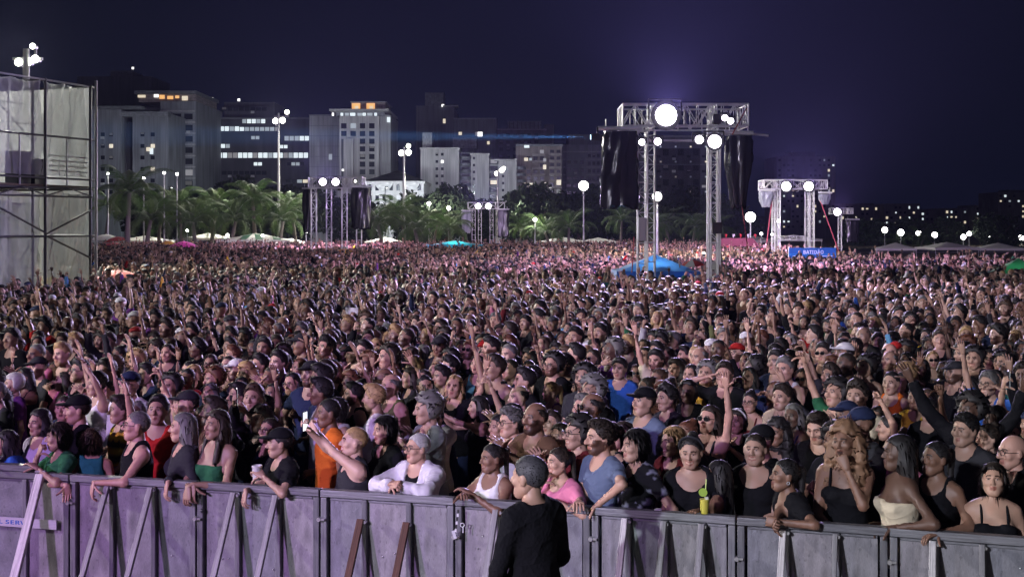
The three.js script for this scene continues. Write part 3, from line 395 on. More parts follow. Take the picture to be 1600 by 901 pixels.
// ---------------------------------------------------------------- scaffold on the left, clad in thin pale sheeting
{
  const P1 = V(-13.03, 0, -39.5), u = V(-1.33, 0, 3.6).normalize(), v = V(-u.z, 0, u.x).negate(); if (v.x > 0) v.negate();   // u towards the camera, v away to the left
  const t = thing('scaffold', 'scaffold platform clad in thin pale plastic sheeting at the left edge', 'scaffold', P1.clone());
  const Q = (a, y, b) => u.clone().multiplyScalar(a).addScaledVector(v, b).setY(y), steel = std([0.1, 0.1, 0.11], 0.45, { metalness: 0.5 }), H = 7.55;
  for (const b of [0, 2.2, 4.4]) for (const a of [0, 2.02, 4.04, 6.06, 8.08]) { mesh('standard', bar(Q(a, 0, b), Q(a, H, b), 0.045, 7), steel, t); mesh('foot_plate', box(0.25, 0.03, 0.25, Q(a, 0, b).x, 0.015, Q(a, 0, b).z), steel, t); }
  mesh('standard', bar(Q(-0.14, 0, -0.1), Q(-0.14, H + 0.15, -0.1), 0.045, 7), galv, t);
  for (const b of [0, 4.4]) for (const y of [2.9, 4.33, 4.62, 5.86, 7.5]) mesh('ledger', bar(Q(-0.2, y, b), Q(8.3, y, b), 0.035, 6), y === 7.5 ? galv : steel, t);
  for (const a of [0, 2.02, 4.04, 8.08]) for (const y of [2.9, 4.33, 7.5]) mesh('ledger', bar(Q(a, y, 0), Q(a, y, 4.4), 0.035, 6), steel, t);
  for (const [a0, y0, a1, y1] of [[2.02, 2.98, 0, 3.7], [2.02, 2.98, 4.04, 3.75], [4.04, 2.98, 6.06, 3.7], [0, 2.2, 2.02, 2.9]]) mesh('diagonal_brace', bar(Q(a0, y0, -0.07), Q(a1, y1, -0.07), 0.03, 6), steel, t);
  for (let i = 0; i < 4; i++) for (const [y0, y1] of [[4.1, 4.33]]) mesh('truss_web', bar(Q(2.02 * i, y0, -0.06), Q(2.02 * i + 1.01, y1, -0.06), 0.022, 5), steel, t), mesh('truss_web', bar(Q(2.02 * i + 1.01, y1, -0.06), Q(2.02 * i + 2.02, y0, -0.06), 0.022, 5), steel, t);
  mesh('ledger', bar(Q(0, 4.08, -0.06), Q(8.1, 4.08, -0.06), 0.03, 6), steel, t);
  for (const b of [0, 2.2]) for (const a of [1.01, 3.03, 5.05]) mesh('standard', bar(Q(a, b ? 0 : 4.4, b + 0.05), Q(a, b ? H : 5.86, b + 0.05), 0.024, 6), galv, t);
  for (const [a0, y0, a1, y1] of [[0, 5.9, 2.02, 7.4], [2.02, 5.9, 4.04, 7.4], [2.02, 0.5, 0, 2.7], [4.04, 0.5, 2.02, 2.7], [0, 4.45, 1.01, 5.8]]) mesh('diagonal_brace', bar(Q(a0, y0, 2.25), Q(a1, y1, 2.25), 0.024, 6), galv, t);
  for (const y of [0.5, 1.2, 1.9, 3.4, 6.4, 7.0]) mesh('ledger', bar(Q(-0.1, y, 2.2), Q(8.2, y, 2.2), 0.022, 6), galv, t);
  for (const y of [4.85, 5.0, 5.15, 5.3]) mesh('guard_rail', bar(Q(0, y, 0.1), Q(1.7, y, 0.1), 0.022, 5), alu, t);
  for (let i = 0; i < 11; i++) { const c = Q(4.04, 4.4, 0.25 + i * 0.39), g = box(8.1, 0.05, 0.36); g.rotateY(Math.atan2(-u.z, u.x)); g.translate(c.x, c.y, c.z); mesh('deck_board', g, std([0.2, 0.16, 0.12], 0.9), t); }
  const sheetMat = (c, tr) => new THREE.MeshPhysicalMaterial({ color: new THREE.Color().setRGB(...c), roughness: 0.42, transmission: tr, thickness: 0, side: THREE.DoubleSide });
  const sheet = (a0, a1, y0, y1, b, m, seedN, name = 'plastic_sheet') => {
    const g = new THREE.PlaneGeometry(1, 1, 70, 80), p = g.attributes.position;
    for (let i = 0; i < p.count; i++) { const s = p.getX(i) + 0.5, h = p.getY(i) + 0.5, a = lerp(a0, a1, s), y = lerp(y0, y1, h), n = 0.1 * vnoise(a * 2.2 + seedN, y * 0.7, seedN) + 0.11 * vnoise(a * 6 + seedN + y * 0.6, y * 0.7, 4) + 0.05 * vnoise(a * 15 + y * 3, y * 4, seedN) + 0.02 * vnoise(a * 24, y * 1.5, seedN), q = Q(a, y - (h > 0.98 ? 0.08 * Math.abs(Math.sin(a * 3)) : 0), b - 0.09 - n); p.setXYZ(i, q.x, q.y, q.z); }
    g.computeVertexNormals(); return mesh(name, g, m, t);
  };
  const pale = sheetMat([0.62, 0.65, 0.65], 0.5), scrim = new THREE.MeshStandardMaterial({ color: 0xd8dcdc, roughness: 0.7, side: THREE.DoubleSide, transparent: true, opacity: 0.46 });
  sheet(-0.05, 1.98, 4.7, 7.5, 0.25, scrim, 11, 'mesh_cladding'); sheet(2.06, 8.05, 4.7, 7.5, 0.25, scrim, 12, 'mesh_cladding'); sheet(-0.05, 1.98, 0.3, 4.25, 0.25, scrim, 13, 'mesh_cladding'); sheet(2.06, 8.05, 0.3, 4.25, 0.25, scrim, 14, 'mesh_cladding');
  sheet(-0.05, 2.0, 5.9, 7.52, 4.2, pale, 1); sheet(2.04, 8, 5.9, 7.52, 4.2, pale, 2); sheet(-0.05, 2.0, 0.4, 4.0, 2.4, pale, 3); sheet(2.04, 8, 0.4, 4.0, 2.4, pale, 4); sheet(0, 8.05, 4.5, 5.8, 4.2, sheetMat([0.45, 0.47, 0.6], 0.4), 5);
  // the far end
  const g = new THREE.PlaneGeometry(1, 1, 50, 80), p = g.attributes.position; for (let i = 0; i < p.count; i++) { const b = (p.getX(i) + 0.5) * 4.4, y = lerp(0.4, 7.5, p.getY(i) + 0.5), q = Q(-0.06 + 0.06 * vnoise(b * 3, y, 8), y, b); p.setXYZ(i, q.x, q.y, q.z); } g.computeVertexNormals(); mesh('plastic_sheet', g, pale, t);
  // cases standing on the deck
  const cs = std([0.02, 0.02, 0.022], 0.5);
  [[2.35, 0.55, 0.95, 0.0, 'taller black equipment case on the scaffold deck'], [1.75, 0.5, 0.75, 0.1, 'shorter black equipment case on the scaffold deck']].forEach(([a, w, h, tw, l]) => { const c = P1.clone().add(Q(a, 4.425, 0.7)), k = thing('equipment_case', l, 'case', c, Math.atan2(-u.z, u.x) + tw, 'equipment cases on the scaffold'); mesh('case_body', new RoundedBoxGeometry(w, h, 0.5, 2, 0.03).translate(0, h / 2, 0), cs, k); mesh('lid', new RoundedBoxGeometry(w + 0.02, 0.08, 0.52, 2, 0.02).translate(0, h - 0.02, 0), darkSteel, k); for (const s of [-1, 1]) mesh('handle', new THREE.TorusGeometry(0.06, 0.012, 6, 12).translate(s * w * 0.25, h * 0.6, 0.26), alu, k); });
  const lp = P1.clone().add(Q(1.5, 5.75, 2.4)), wl = thing('work_light', 'blue work light hanging inside the scaffold platform', 'lamp', lp); mesh('housing', new RoundedBoxGeometry(0.4, 0.14, 0.2, 2, 0.03).translate(0, 0.12, 0), panelMat, wl); mesh('lamp_lens', box(0.34, 0.03, 0.15, 0, 0.02, 0), glow(0.6, 0.66, 1, 3), wl); spot(lp.clone().add(V(0, -0.02, 0)), lp.clone().add(V(0, -3, 0.3)), [0.55, 0.62, 1], 9, 1.35, 0.5, 8);
}
// ---------------------------------------------------------------- stalls, tents and parasols at the back of the crowd
function tent(label, d, px, topPy, w, dp, eaveH, m, seedN, group, pole = galv) {
  eaveH = Math.min(eaveH, at(px, topPy, d).y - (label.startsWith('long') ? 0.28 : 0.5));
  const c = at(px, topPy, d), t = thing('canopy_tent', label, 'tent', V(c.x, 0, c.z), (seedN % 5 - 2) * 0.12, group), top = c.y, n = 12, P = [], I = [];
  for (let j = 0; j <= n; j++) for (let i = 0; i <= n; i++) { const x = i / n * 2 - 1, z = j / n * 2 - 1, r = Math.max(Math.abs(x), Math.abs(z)); P.push(x * w / 2, eaveH + (top - eaveH) * Math.pow(1 - r, 1.02) - 0.03 * Math.sin(Math.PI * Math.min(Math.abs(x), Math.abs(z))) * r + 0.02 * vnoise(x * 4, z * 4, seedN), z * dp / 2); }
  for (let j = 0; j < n; j++) for (let i = 0; i < n; i++) { const a = j * (n + 1) + i; I.push(a, a + n + 1, a + 1, a + 1, a + n + 1, a + n + 2); }
  const g = new THREE.BufferGeometry(); g.setAttribute('position', new THREE.BufferAttribute(new Float32Array(P), 3)); g.setIndex(I); g.computeVertexNormals(); mesh('canopy', g, m, t);
  for (const [sx, sz] of [[-1, -1], [1, -1], [-1, 1], [1, 1]]) mesh('pole', bar(V(sx * w * 0.49, 0, sz * dp * 0.49), V(sx * w * 0.49, eaveH, sz * dp * 0.49), 0.025, 6), pole, t);
  for (const [x, z, ww, dd] of [[0, dp / 2 + 0.01, w, 0.02], [0, -dp / 2 - 0.01, w, 0.02], [w / 2 + 0.01, 0, 0.02, dp], [-w / 2 - 0.01, 0, 0.02, dp]]) mesh('valance', box(ww, 0.24, dd, x, eaveH - 0.1, z), m, t);
  return t;
}
function parasol(label, d, px, topPy, r, m, tilt = 0, m2) {
  const c = at(px, topPy, d), t = thing('parasol', label, 'parasol', V(c.x, 0, c.z), 0, 'parasols at the back of the crowd'); mesh('pole', bar(V(0, 0, 0), V(0, c.y, 0), 0.025, 6), alu, t);
  for (let k = 0; k < 8; k++) { const a0 = k * Math.PI / 4, a1 = a0 + Math.PI / 4, P = [], n = 4; for (let i = 0; i <= n; i++) for (let j = 0; j <= 2; j++) { const q = i / n, a = lerp(a0, a1, j / 2), sag = j === 1 ? 0.96 : 1; P.push(Math.cos(a) * r * q * sag, c.y - 0.32 * r * q * q - 0.05 * q, Math.sin(a) * r * q * sag); } const I = []; for (let i = 0; i < n; i++) for (let j = 0; j < 2; j++) { const b = i * 3 + j; I.push(b, b + 1, b + 3, b + 1, b + 4, b + 3); } const g = new THREE.BufferGeometry(); g.setAttribute('position', new THREE.BufferAttribute(new Float32Array(P), 3)); g.setIndex(I); g.computeVertexNormals(); mesh('canopy_panel', g, m2 && k % 2 ? m2 : m, t); }
  mesh('finial', new THREE.SphereGeometry(0.04, 8, 6).translate(0, c.y + 0.03, 0), alu, t); t.rotation.z = tilt; return t;
}
const bulbM = glow(1, 0.95, 0.85, 5);
function bulb(label, pos, cd) { const t = thing('hanging_bulb', label, 'lamp', pos); mesh('lamp_bulb', new THREE.SphereGeometry(0.06, 12, 8), bulbM, t); mesh('socket', new THREE.CylinderGeometry(0.03, 0.03, 0.08, 8).translate(0, 0.09, 0), darkSteel, t); mesh('cable', bar(V(0, 0.12, 0), V(0, 0.32, 0), 0.006, 4), darkSteel, t); lantern(pos, [1, 0.97, 0.92], cd, 2); }
const cloth = (c) => new THREE.MeshPhysicalMaterial({ color: new THREE.Color().setRGB(...c), roughness: 0.8, side: THREE.DoubleSide, transmission: 0.45, thickness: 0 });
const cWhite = cloth([0.72, 0.72, 0.68]), cBlue = cloth([0.06, 0.25, 0.66]), cCyan = cloth([0.04, 0.5, 0.6]), cRed = cloth([0.6, 0.03, 0.03]), cPink = cloth([0.75, 0.08, 0.4]), cYellow = cloth([0.75, 0.45, 0.03]), cGreen = cloth([0.03, 0.3, 0.12]), cStripe = cloth([0.08, 0.26, 0.14]), cOrange = cloth([0.75, 0.25, 0.03]);
tent('blue canopy tent under the large truss tower', 40.8, 1024, 397, 2.6, 2.2, 1.78, cBlue, 2);
tent('long cyan canopy left of the small centre truss', 96, 711, 376, 4.0, 2.2, 1.8, cCyan, 4);
tent('green canopy tent at the right edge of the crowd', 44, 1592, 403, 1.9, 1.9, 1.55, cGreen, 6);
[[225, 374], [325, 370], [455, 378], [600, 376], [880, 376], [935, 377], [1130, 386], [1180, 374], [1240, 372], [1480, 384], [1400, 385], [1560, 385]].forEach(([px, py], i) => { const w = wherepx(px); tent(`white market tent ${px < w[0] ? 'left of' : 'right of'} ${w[1]}${i === 4 ? ', nearer to it' : i === 5 ? ', second from it' : i === 9 ? ', farther away' : ''}`, i > 8 ? 120 : 134, px, py - 6, [5, 4.6, 3.6, 4][i % 4], 3.5, i > 8 ? 1.6 : 2.2 - (i % 3) * 0.1, cWhite, 10 + i, 'white market tents'); });
{ const t = tent('green and white striped canopy before the dark trees', 120, 400, 364, 6.8, 3, 1.9, cWhite, 12); for (let k = 0; k < 4; k++) { const c = t.children[0], g = new THREE.PlaneGeometry(0.7, 1, 1, 6), p = g.attributes.position; const x0 = -2.7 + k * 1.65; for (let i = 0; i < p.count; i++) { const s = p.getY(i) + 0.5, x = x0 + p.getX(i) + s * (x0 > 0 ? -0.2 : 0.2) * 2, z = lerp(1.5, 0.15, s), r = Math.max(Math.abs(x) / 3.4, Math.abs(z) / 1.5); p.setXYZ(i, x, 1.9 + (t.children[0].geometry.boundingBox ? 0 : 0) + (at(400, 364, 120).y - 1.9) * Math.pow(Math.max(0, 1 - r), 1.15) + 0.03, z); } g.computeVertexNormals(); mesh('stripe', g, cStripe, t); } }
parasol('white parasol beside the scaffold', 116, 165, 366, 1.5, cWhite); parasol('red parasol right of the scaffold, upper one', 112, 186, 369, 1.1, cRed, 0.15); parasol('red parasol right of the scaffold, lower one', 100, 176, 378, 1.0, cRed); parasol('pink parasol in the back of the crowd', 92, 287, 377, 1.15, cPink); parasol('yellow parasol left of the pink one', 100, 262, 376, 0.7, cYellow);
parasol('orange and yellow parasol at the left truss foot', 76, 538, 388, 0.75, cOrange, 0, cYellow); parasol('red and white parasol under the large truss', 42, 1092, 405, 0.5, cWhite, 0.1, cRed); parasol('white parasol at the right leg of the large truss', 42, 1118, 409, 0.6, cWhite); parasol('dark red parasol over the crowd near the scaffold', 41, 184, 421, 0.8, cRed); parasol('second dark red parasol against the scaffold', 41.5, 164, 424, 0.4, cRed); parasol('grey parasol right of the striped canopy', 98, 410, 382, 0.9, cloth([0.2, 0.24, 0.3])); parasol('faint white parasol far right of the globe lamp', 90, 925, 392, 0.7, cWhite);
{ const c = at(1150, 372, 88), t = thing('market_stall', 'dark red roofed stall right of the large truss', 'stall', V(c.x, 0, c.z)); const m = std([0.12, 0.03, 0.035], 0.8); mesh('counter', box(3, 1.1, 1.6, 0, 0.55, 0), m, t); mesh('awning', new THREE.CylinderGeometry(0.9, 1.2, 0.55, 4, 1).rotateY(Math.PI / 4).scale(1.7, 1, 1).translate(0, 2.1, 0), m, t); for (const [x, z] of [[-1.4, 0.7], [1.4, 0.7], [-1.4, -0.7], [1.4, -0.7]]) mesh('post', bar(V(x, 0, z), V(x, 2, z), 0.04, 6), darkSteel, t); for (let k = 0; k < 6; k++) mesh('bunting', new THREE.ConeGeometry(0.12, 0.3, 3).rotateX(Math.PI).translate(-1.3 + k * 0.5, 2.5, 0.8), k % 2 ? cRed : cWhite, t); }
{ // blue banner on a bar
  const d = 64, a = at(1233, 387, d), b = at(1307, 403, d), w = b.x - a.x, h = a.y - b.y, t = thing('banner', 'blue banner reading BATIDAO in white under the right truss', 'banner', V((a.x + b.x) / 2, 0, -d));
  const tex = canvasTexture(512, 104, (c, W, H) => { c.fillStyle = '#1668b8'; c.fillRect(0, 0, W, H); c.fillStyle = '#1f86d0'; c.fillRect(0, H * 0.55, W, H * 0.2); c.fillStyle = '#dff0ff'; c.font = 'bold 52px sans-serif'; c.textAlign = 'center'; c.fillText('BATIDÃO', W * 0.52, H * 0.6); c.fillRect(40, 80, 110, 7); c.fillRect(360, 80, 110, 7); });
  mesh('banner_sheet', new THREE.BoxGeometry(w, h, 0.03).translate(0, (a.y + b.y) / 2, 0), new THREE.MeshStandardMaterial({ map: tex, roughness: 0.6 }), t); for (const s of [-1, 1]) mesh('post', bar(V(s * w * 0.49, 0, -0.06), V(s * w * 0.49, a.y + 0.05, -0.06), 0.04, 6), alu, t);
}
{ // furled yellow flag held up, and a green and white one
  const mk = (name, label, px, y0, y1, d, m, w) => { const a = at(px, y0, d), b = at(px + 2, y1, d), t = thing(name, label, 'flag', V(a.x, 0, a.z)); mesh('flag_pole', bar(V(0, Math.max(1.1, b.y - 0.9), 0), V(0.0, a.y, 0), 0.012, 6), alu, t); return [t, a, b]; };
  const [t, a, b] = mk('flag', 'furled yellow flag held above the crowd on a thin pole', 253, 432, 458, 33, cYellow); const g = new THREE.CylinderGeometry(0.02, 0.11, a.y - b.y, 10, 8), p = g.attributes.position; for (let i = 0; i < p.count; i++) { const k = 1 + 0.35 * vnoise(p.getX(i) * 40, p.getY(i) * 6, p.getZ(i) * 40); p.setX(i, p.getX(i) * k); p.setZ(i, p.getZ(i) * k); } g.computeVertexNormals(); mesh('flag_cloth', g.translate(0, (a.y + b.y) / 2, 0), cYellow, t);
  const [t2, a2] = mk('flag', 'small white and green flag held up left of centre', 541, 480, 510, 23, cWhite); for (const [k, m] of [[0, cWhite], [1, cloth([0.02, 0.4, 0.15])]]) { const q = new THREE.PlaneGeometry(0.2, 0.17, 6, 6), p2 = q.attributes.position; for (let i = 0; i < p2.count; i++) p2.setZ(i, 0.03 * Math.sin(p2.getX(i) * 20 + p2.getY(i) * 12)); q.computeVertexNormals(); mesh('flag_cloth', q.translate(0.11 - k * 0.0, a2.y - 0.09 - k * 0.168, 0), m, t2); }
}
bulb('bare bulb under the blue canopy tent', V(at(1024, 400, 40.8).x, 1.62, -40.6), 8);
bulb('bare bulb under the long cyan canopy', V(at(711, 400, 96).x, 1.5, -95.8), 22);
bulb('bare bulb under the green canopy tent', V(at(1586, 400, 44).x, 1.35, -43.9), 2.5);
bulb('bare bulb under the striped canopy', V(at(400, 400, 120).x, 1.5, -120), 12);
bulb('bare bulb under the pink parasol', V(at(287, 400, 92).x, 1.55, -92), 4);
// ---------------------------------------------------------------- crowd barrier across the front
const fenceTopPy = (px) => 734 + 0.055 * px + 6.5e-6 * px * px, RAIL = 1.2;
const fenceDepth = (px) => (EYE - RAIL) * FOCAL / (fenceTopPy(px) - HORIZON);
const fenceAt = (px, y = 0) => { const d = fenceDepth(px); return V((px - 800) / FOCAL * d, y, -d); };
{
  reseed(4242);
  const scuffed = (tint, seedN) => { const t = noiseTexture(256, (u, v) => { const n = 0.5 + 0.5 * vnoise(u * 6 + seedN, v * 9, seedN), f = vnoise(u * 60, v * 70, seedN + 3), drip = vnoise(u * 9 + seedN, v * 1.6, 7), blot = Math.max(0, vnoise(u * 5 + seedN, v * 5.5, 21) - 0.25), chip = vnoise(u * 26, v * 30, seedN + 9) > 0.72 ? 0.86 : 1, scr = Math.abs(vnoise(u * 9 + v * 3, v * 50 - u * 12, seedN + 5)) < 0.02 ? 1.12 : 1, k = (0.76 + 0.12 * n + 0.04 * f + 0.05 * drip - 0.22 * blot) * chip * scr; return [k * tint[0], k * tint[1], k * tint[2]]; }); return t; };
  const dent = noiseTexture(256, (u, v) => { const n = 0.5 + 0.3 * vnoise(u * 4, v * 6, 2) + 0.16 * vnoise(u * 11, v * 15, 8) + 0.04 * vnoise(u * 50, v * 50, 1); return [n, n, n]; }, false);
  const mat = (tint, seedN, bs = 0.004, rough = 0.5) => new THREE.MeshStandardMaterial({ map: scuffed(tint, seedN), bumpMap: dent, bumpScale: bs, roughness: rough, metalness: 0.15 });
  const sheets = [mat([0.62, 0.61, 0.63], 1), mat([0.57, 0.57, 0.6], 2), mat([0.65, 0.63, 0.65], 3), mat([0.58, 0.62, 0.6], 4)], frameM = [mat([0.55, 0.55, 0.57], 5, 0.002, 0.45), mat([0.48, 0.48, 0.5], 6, 0.002, 0.45)], braceM = mat([0.6, 0.59, 0.6], 7, 0.002), rust = mat([0.4, 0.27, 0.22], 8, 0.003, 0.8), whiteWood = mat([0.92, 0.9, 0.9], 9, 0.003, 0.7), boltM = std([0.55, 0.55, 0.55], 0.3, { metalness: 0.8 });
  const uvBox = (w, h, d, r = 0.006) => new RoundedBoxGeometry(w, h, d, 1, Math.min(r, d * 0.4, w * 0.4));
  const joints = [-290, -92, 112, 310, 503, 713, 926, 1153, 1391, 1640, 1900], names = ['outermost barrier panel beyond the lettered one', 'barrier panel with blue lettering and a white plank brace, leftmost', 'barrier panel under the person in black tank top', 'barrier panel under the green strapless top', 'barrier panel with two brown braces, left of the black suit', 'barrier panel half hidden by the person in black suit', 'barrier panel with the yellow drink standing on its rail', 'barrier panel under the clasped hands, second from the right', 'barrier panel at the right edge with a latch on its left', 'barrier panel beyond the right edge'];
  for (let i = 0; i < joints.length - 1; i++) {
    const A = fenceAt(joints[i]), B = fenceAt(joints[i + 1]), W = A.distanceTo(B) - 0.012, turn = Math.atan2(-(B.z - A.z), B.x - A.x);
    const t = thing('barrier_panel', names[i], 'barrier', V(A.x, 0, A.z), turn, 'metal barrier panels'), f = frameM[i % 2];
    mesh('top_rail', uvBox(W, 0.055, 0.075), f, t).position.set(W / 2, RAIL - 0.0275, 0.0); mesh('bottom_rail', uvBox(W, 0.06, 0.06), f, t).position.set(W / 2, 0.09, 0);
    for (const x of [0.026, W - 0.026]) mesh('side_post', uvBox(0.05, RAIL - 0.06, 0.06), f, t).position.set(x, (RAIL - 0.06) / 2, 0.002);
    const cuts = i === 1 ? [0.66] : i === 6 ? [0.26, 0.52, 0.78] : i === 8 ? [0.3, 0.6] : [1 / 3, 2 / 3]; const xs = [0.05, ...cuts.map((c) => c * W), W - 0.05];
    for (const c of cuts) mesh('upright', uvBox(0.042, RAIL - 0.06, 0.05), frameM[(i + 1) % 2], t).position.set(c * W, (RAIL - 0.06) / 2, 0.004);
    for (let k = 0; k < xs.length - 1; k++) { const w = xs[k + 1] - xs[k] - 0.03; mesh('sheet', uvBox(w, RAIL - 0.17, 0.006), sheets[i === 6 && k === 1 ? 3 : (i + k) % 3], t).position.set((xs[k] + xs[k + 1]) / 2, (RAIL - 0.06) / 2 + 0.05, -0.012); mesh('sheet_lip', uvBox(w, 0.02, 0.014), f, t).position.set((xs[k] + xs[k + 1]) / 2, RAIL - 0.075, -0.004); }
    mesh('foot_plate', uvBox(W, 0.02, 1.0), f, t).position.set(W / 2, 0.012, 0.5);
    if (i === 1) { // horizontal board with lettering, and a broad pale plank leaning as a brace
      const txt = canvasTexture(512, 64, (c, w, h) => { c.fillStyle = '#a9a3ad'; c.fillRect(0, 0, w, h); for (let k = 0; k < 300; k++) { c.fillStyle = `rgba(${80 + (k * 37) % 90},${80 + (k * 31) % 80},${90 + (k * 29) % 80},0.12)`; c.fillRect((k * 97) % w, (k * 53) % h, 14, 2); } c.fillStyle = '#1c4aa0'; c.font = 'bold 40px sans-serif'; c.textAlign = 'right'; c.fillText('GERAL SERVI', 388, 46); });
      mesh('lettered_board', new THREE.BoxGeometry(W * 0.86, 0.075, 0.012), new THREE.MeshStandardMaterial({ map: txt, roughness: 0.6 }), t).position.set(W * 0.5 - 0.02, 0.79, 0.036);
      const pl = mesh('brace_plank', uvBox(0.075, 1.3, 0.035), whiteWood, t); pl.position.set(W * 0.79, 0.6, 0.3); pl.rotation.set(-0.42, 0, 0); mesh('hinge', uvBox(0.1, 0.02, 0.03), boltM, t).position.set(W * 0.79, RAIL + 0.012, 0.03);
      mesh('rail_cap', uvBox(W * 0.72, 0.05, 0.09), f, t).position.set(W * 0.36, RAIL + 0.03, 0);
    } else cuts.forEach((c, k) => {
      const brown = i === 4, top = brown ? RAIL - 0.2 : RAIL - 0.06, L = Math.hypot(top, 0.62), b = mesh('brace', uvBox(brown ? 0.055 : 0.046, L, 0.03), brown ? rust : i > 5 && k === 0 ? whiteWood : braceM, t); if (i > 5 && k === 1 && i !== 6) { b.scale.set(0.8, 1, 1); }
      b.position.set(c * W - 0.012 + (k ? 0.006 : -0.006), top / 2, 0.36); b.rotation.set(-Math.atan2(0.62, top), 0, 0); mesh('bolt', new THREE.CylinderGeometry(0.012, 0.012, 0.03, 8).rotateX(Math.PI / 2).translate(c * W + 0.016, top - 0.02, 0.045), boltM, t);
    });
    mesh('latch', merged([new THREE.CylinderGeometry(0.016, 0.016, 0.05, 8).rotateX(Math.PI / 2).translate(0.003, RAIL - (i % 2 ? 0.28 : 0.22), 0.05), box(0.05, 0.014, 0.014, 0.02, RAIL - (i % 2 ? 0.28 : 0.22), 0.06)]), boltM, t);
    for (let k = 0; k < 3; k++) mesh('bolt', new THREE.SphereGeometry(0.008, 8, 6), boltM, t).position.set(rr(0.1, W - 0.1), rr(0.5, 1.0), -0.007);
    if (i === 3) mesh('bolt', new THREE.SphereGeometry(0.016, 8, 6), darkSteel, t).position.set(0.05, 0.98, 0.035);
    if (i === 7) mesh('paint_mark', new THREE.TubeGeometry(new THREE.CatmullRomCurve3([V(0.82, 0.62, -0.006), V(0.83, 0.7, -0.006), V(0.86, 0.69, -0.006), V(0.88, 0.66, -0.006), V(0.885, 0.6, -0.006)]), 16, 0.004, 5), std([0.02, 0.02, 0.03], 0.6), t);
  }
}

// ---------------------------------------------------------------- the stage's lighting bar, behind and left of the camera
{
  const y = 8.5, a = V(-34, y, -15), b = V(-11, y, 9), t = thing('stage_lighting_truss', 'stage lighting truss above the stage front, outside the picture', 'truss'); beamTruss(t, a, b, 0.4, 24); ladderMast(t, a.x, a.z, 0.4, y, 0.5); ladderMast(t, b.x, b.z, 0.4, y, 0.5);
  const lamp = (k, color, cd, target, angle, pen, label) => {
    const p = a.clone().lerp(b, k).add(V(0, -0.5, 0)), dir = target.clone().sub(p).normalize(), s = thing('stage_light', label + ', outside the picture', 'stage light', p, 0, 'lamps on the stage lighting bar'); s.quaternion.setFromUnitVectors(V(0, 0, 1), dir);
    mesh('housing', new THREE.CylinderGeometry(0.24, 0.17, 0.4, 16).rotateX(Math.PI / 2).translate(0, 0, -0.24), panelMat, s); mesh('lamp_lens', new THREE.CircleGeometry(0.21, 20).translate(0, 0, -0.02), glow(...color, 6), s);
    spot(p.clone().addScaledVector(dir, 0.3), target, color, cd, angle, pen, 9);
  };
  // narrow beams that keep below the horizon
  lamp(0.3, [1, 0.94, 0.96], 1450, V(-2, 1.2, -11.5), 0.3, 0.6, 'warm stage lamp aimed at the front rows');
  lamp(1, [0.84, 0.86, 1], 1500, V(4, 1, -8.6), 0.34, 0.8, 'cool stage lamp aimed at the right barrier');
  lamp(0.9, [0.68, 0.4, 1], 1250, V(-4, 0.8, -10), 0.3, 0.9, 'violet stage lamp aimed at the left barrier');
  [[-9, -24], [-2, -23], [6, -22]].forEach(([x, z], i) => lamp(0.1 + i * 0.18, [0.97, 0.93, 0.98], 1150, V(x, 1.2, z), 0.2, 0.8, `${['left', 'middle', 'right'][i]} warm lamp aimed at the near crowd`));
  [[-14, -44], [-1, -46], [12, -42], [20, -36]].forEach(([x, z], i) => lamp(0.05 + i * 0.16, [0.84, 0.8, 1], 1450, V(x, 1.2, z), 0.15, 0.8, `${['leftmost', 'left', 'right', 'rightmost'][i]} rose lamp aimed at the middle crowd`));
}
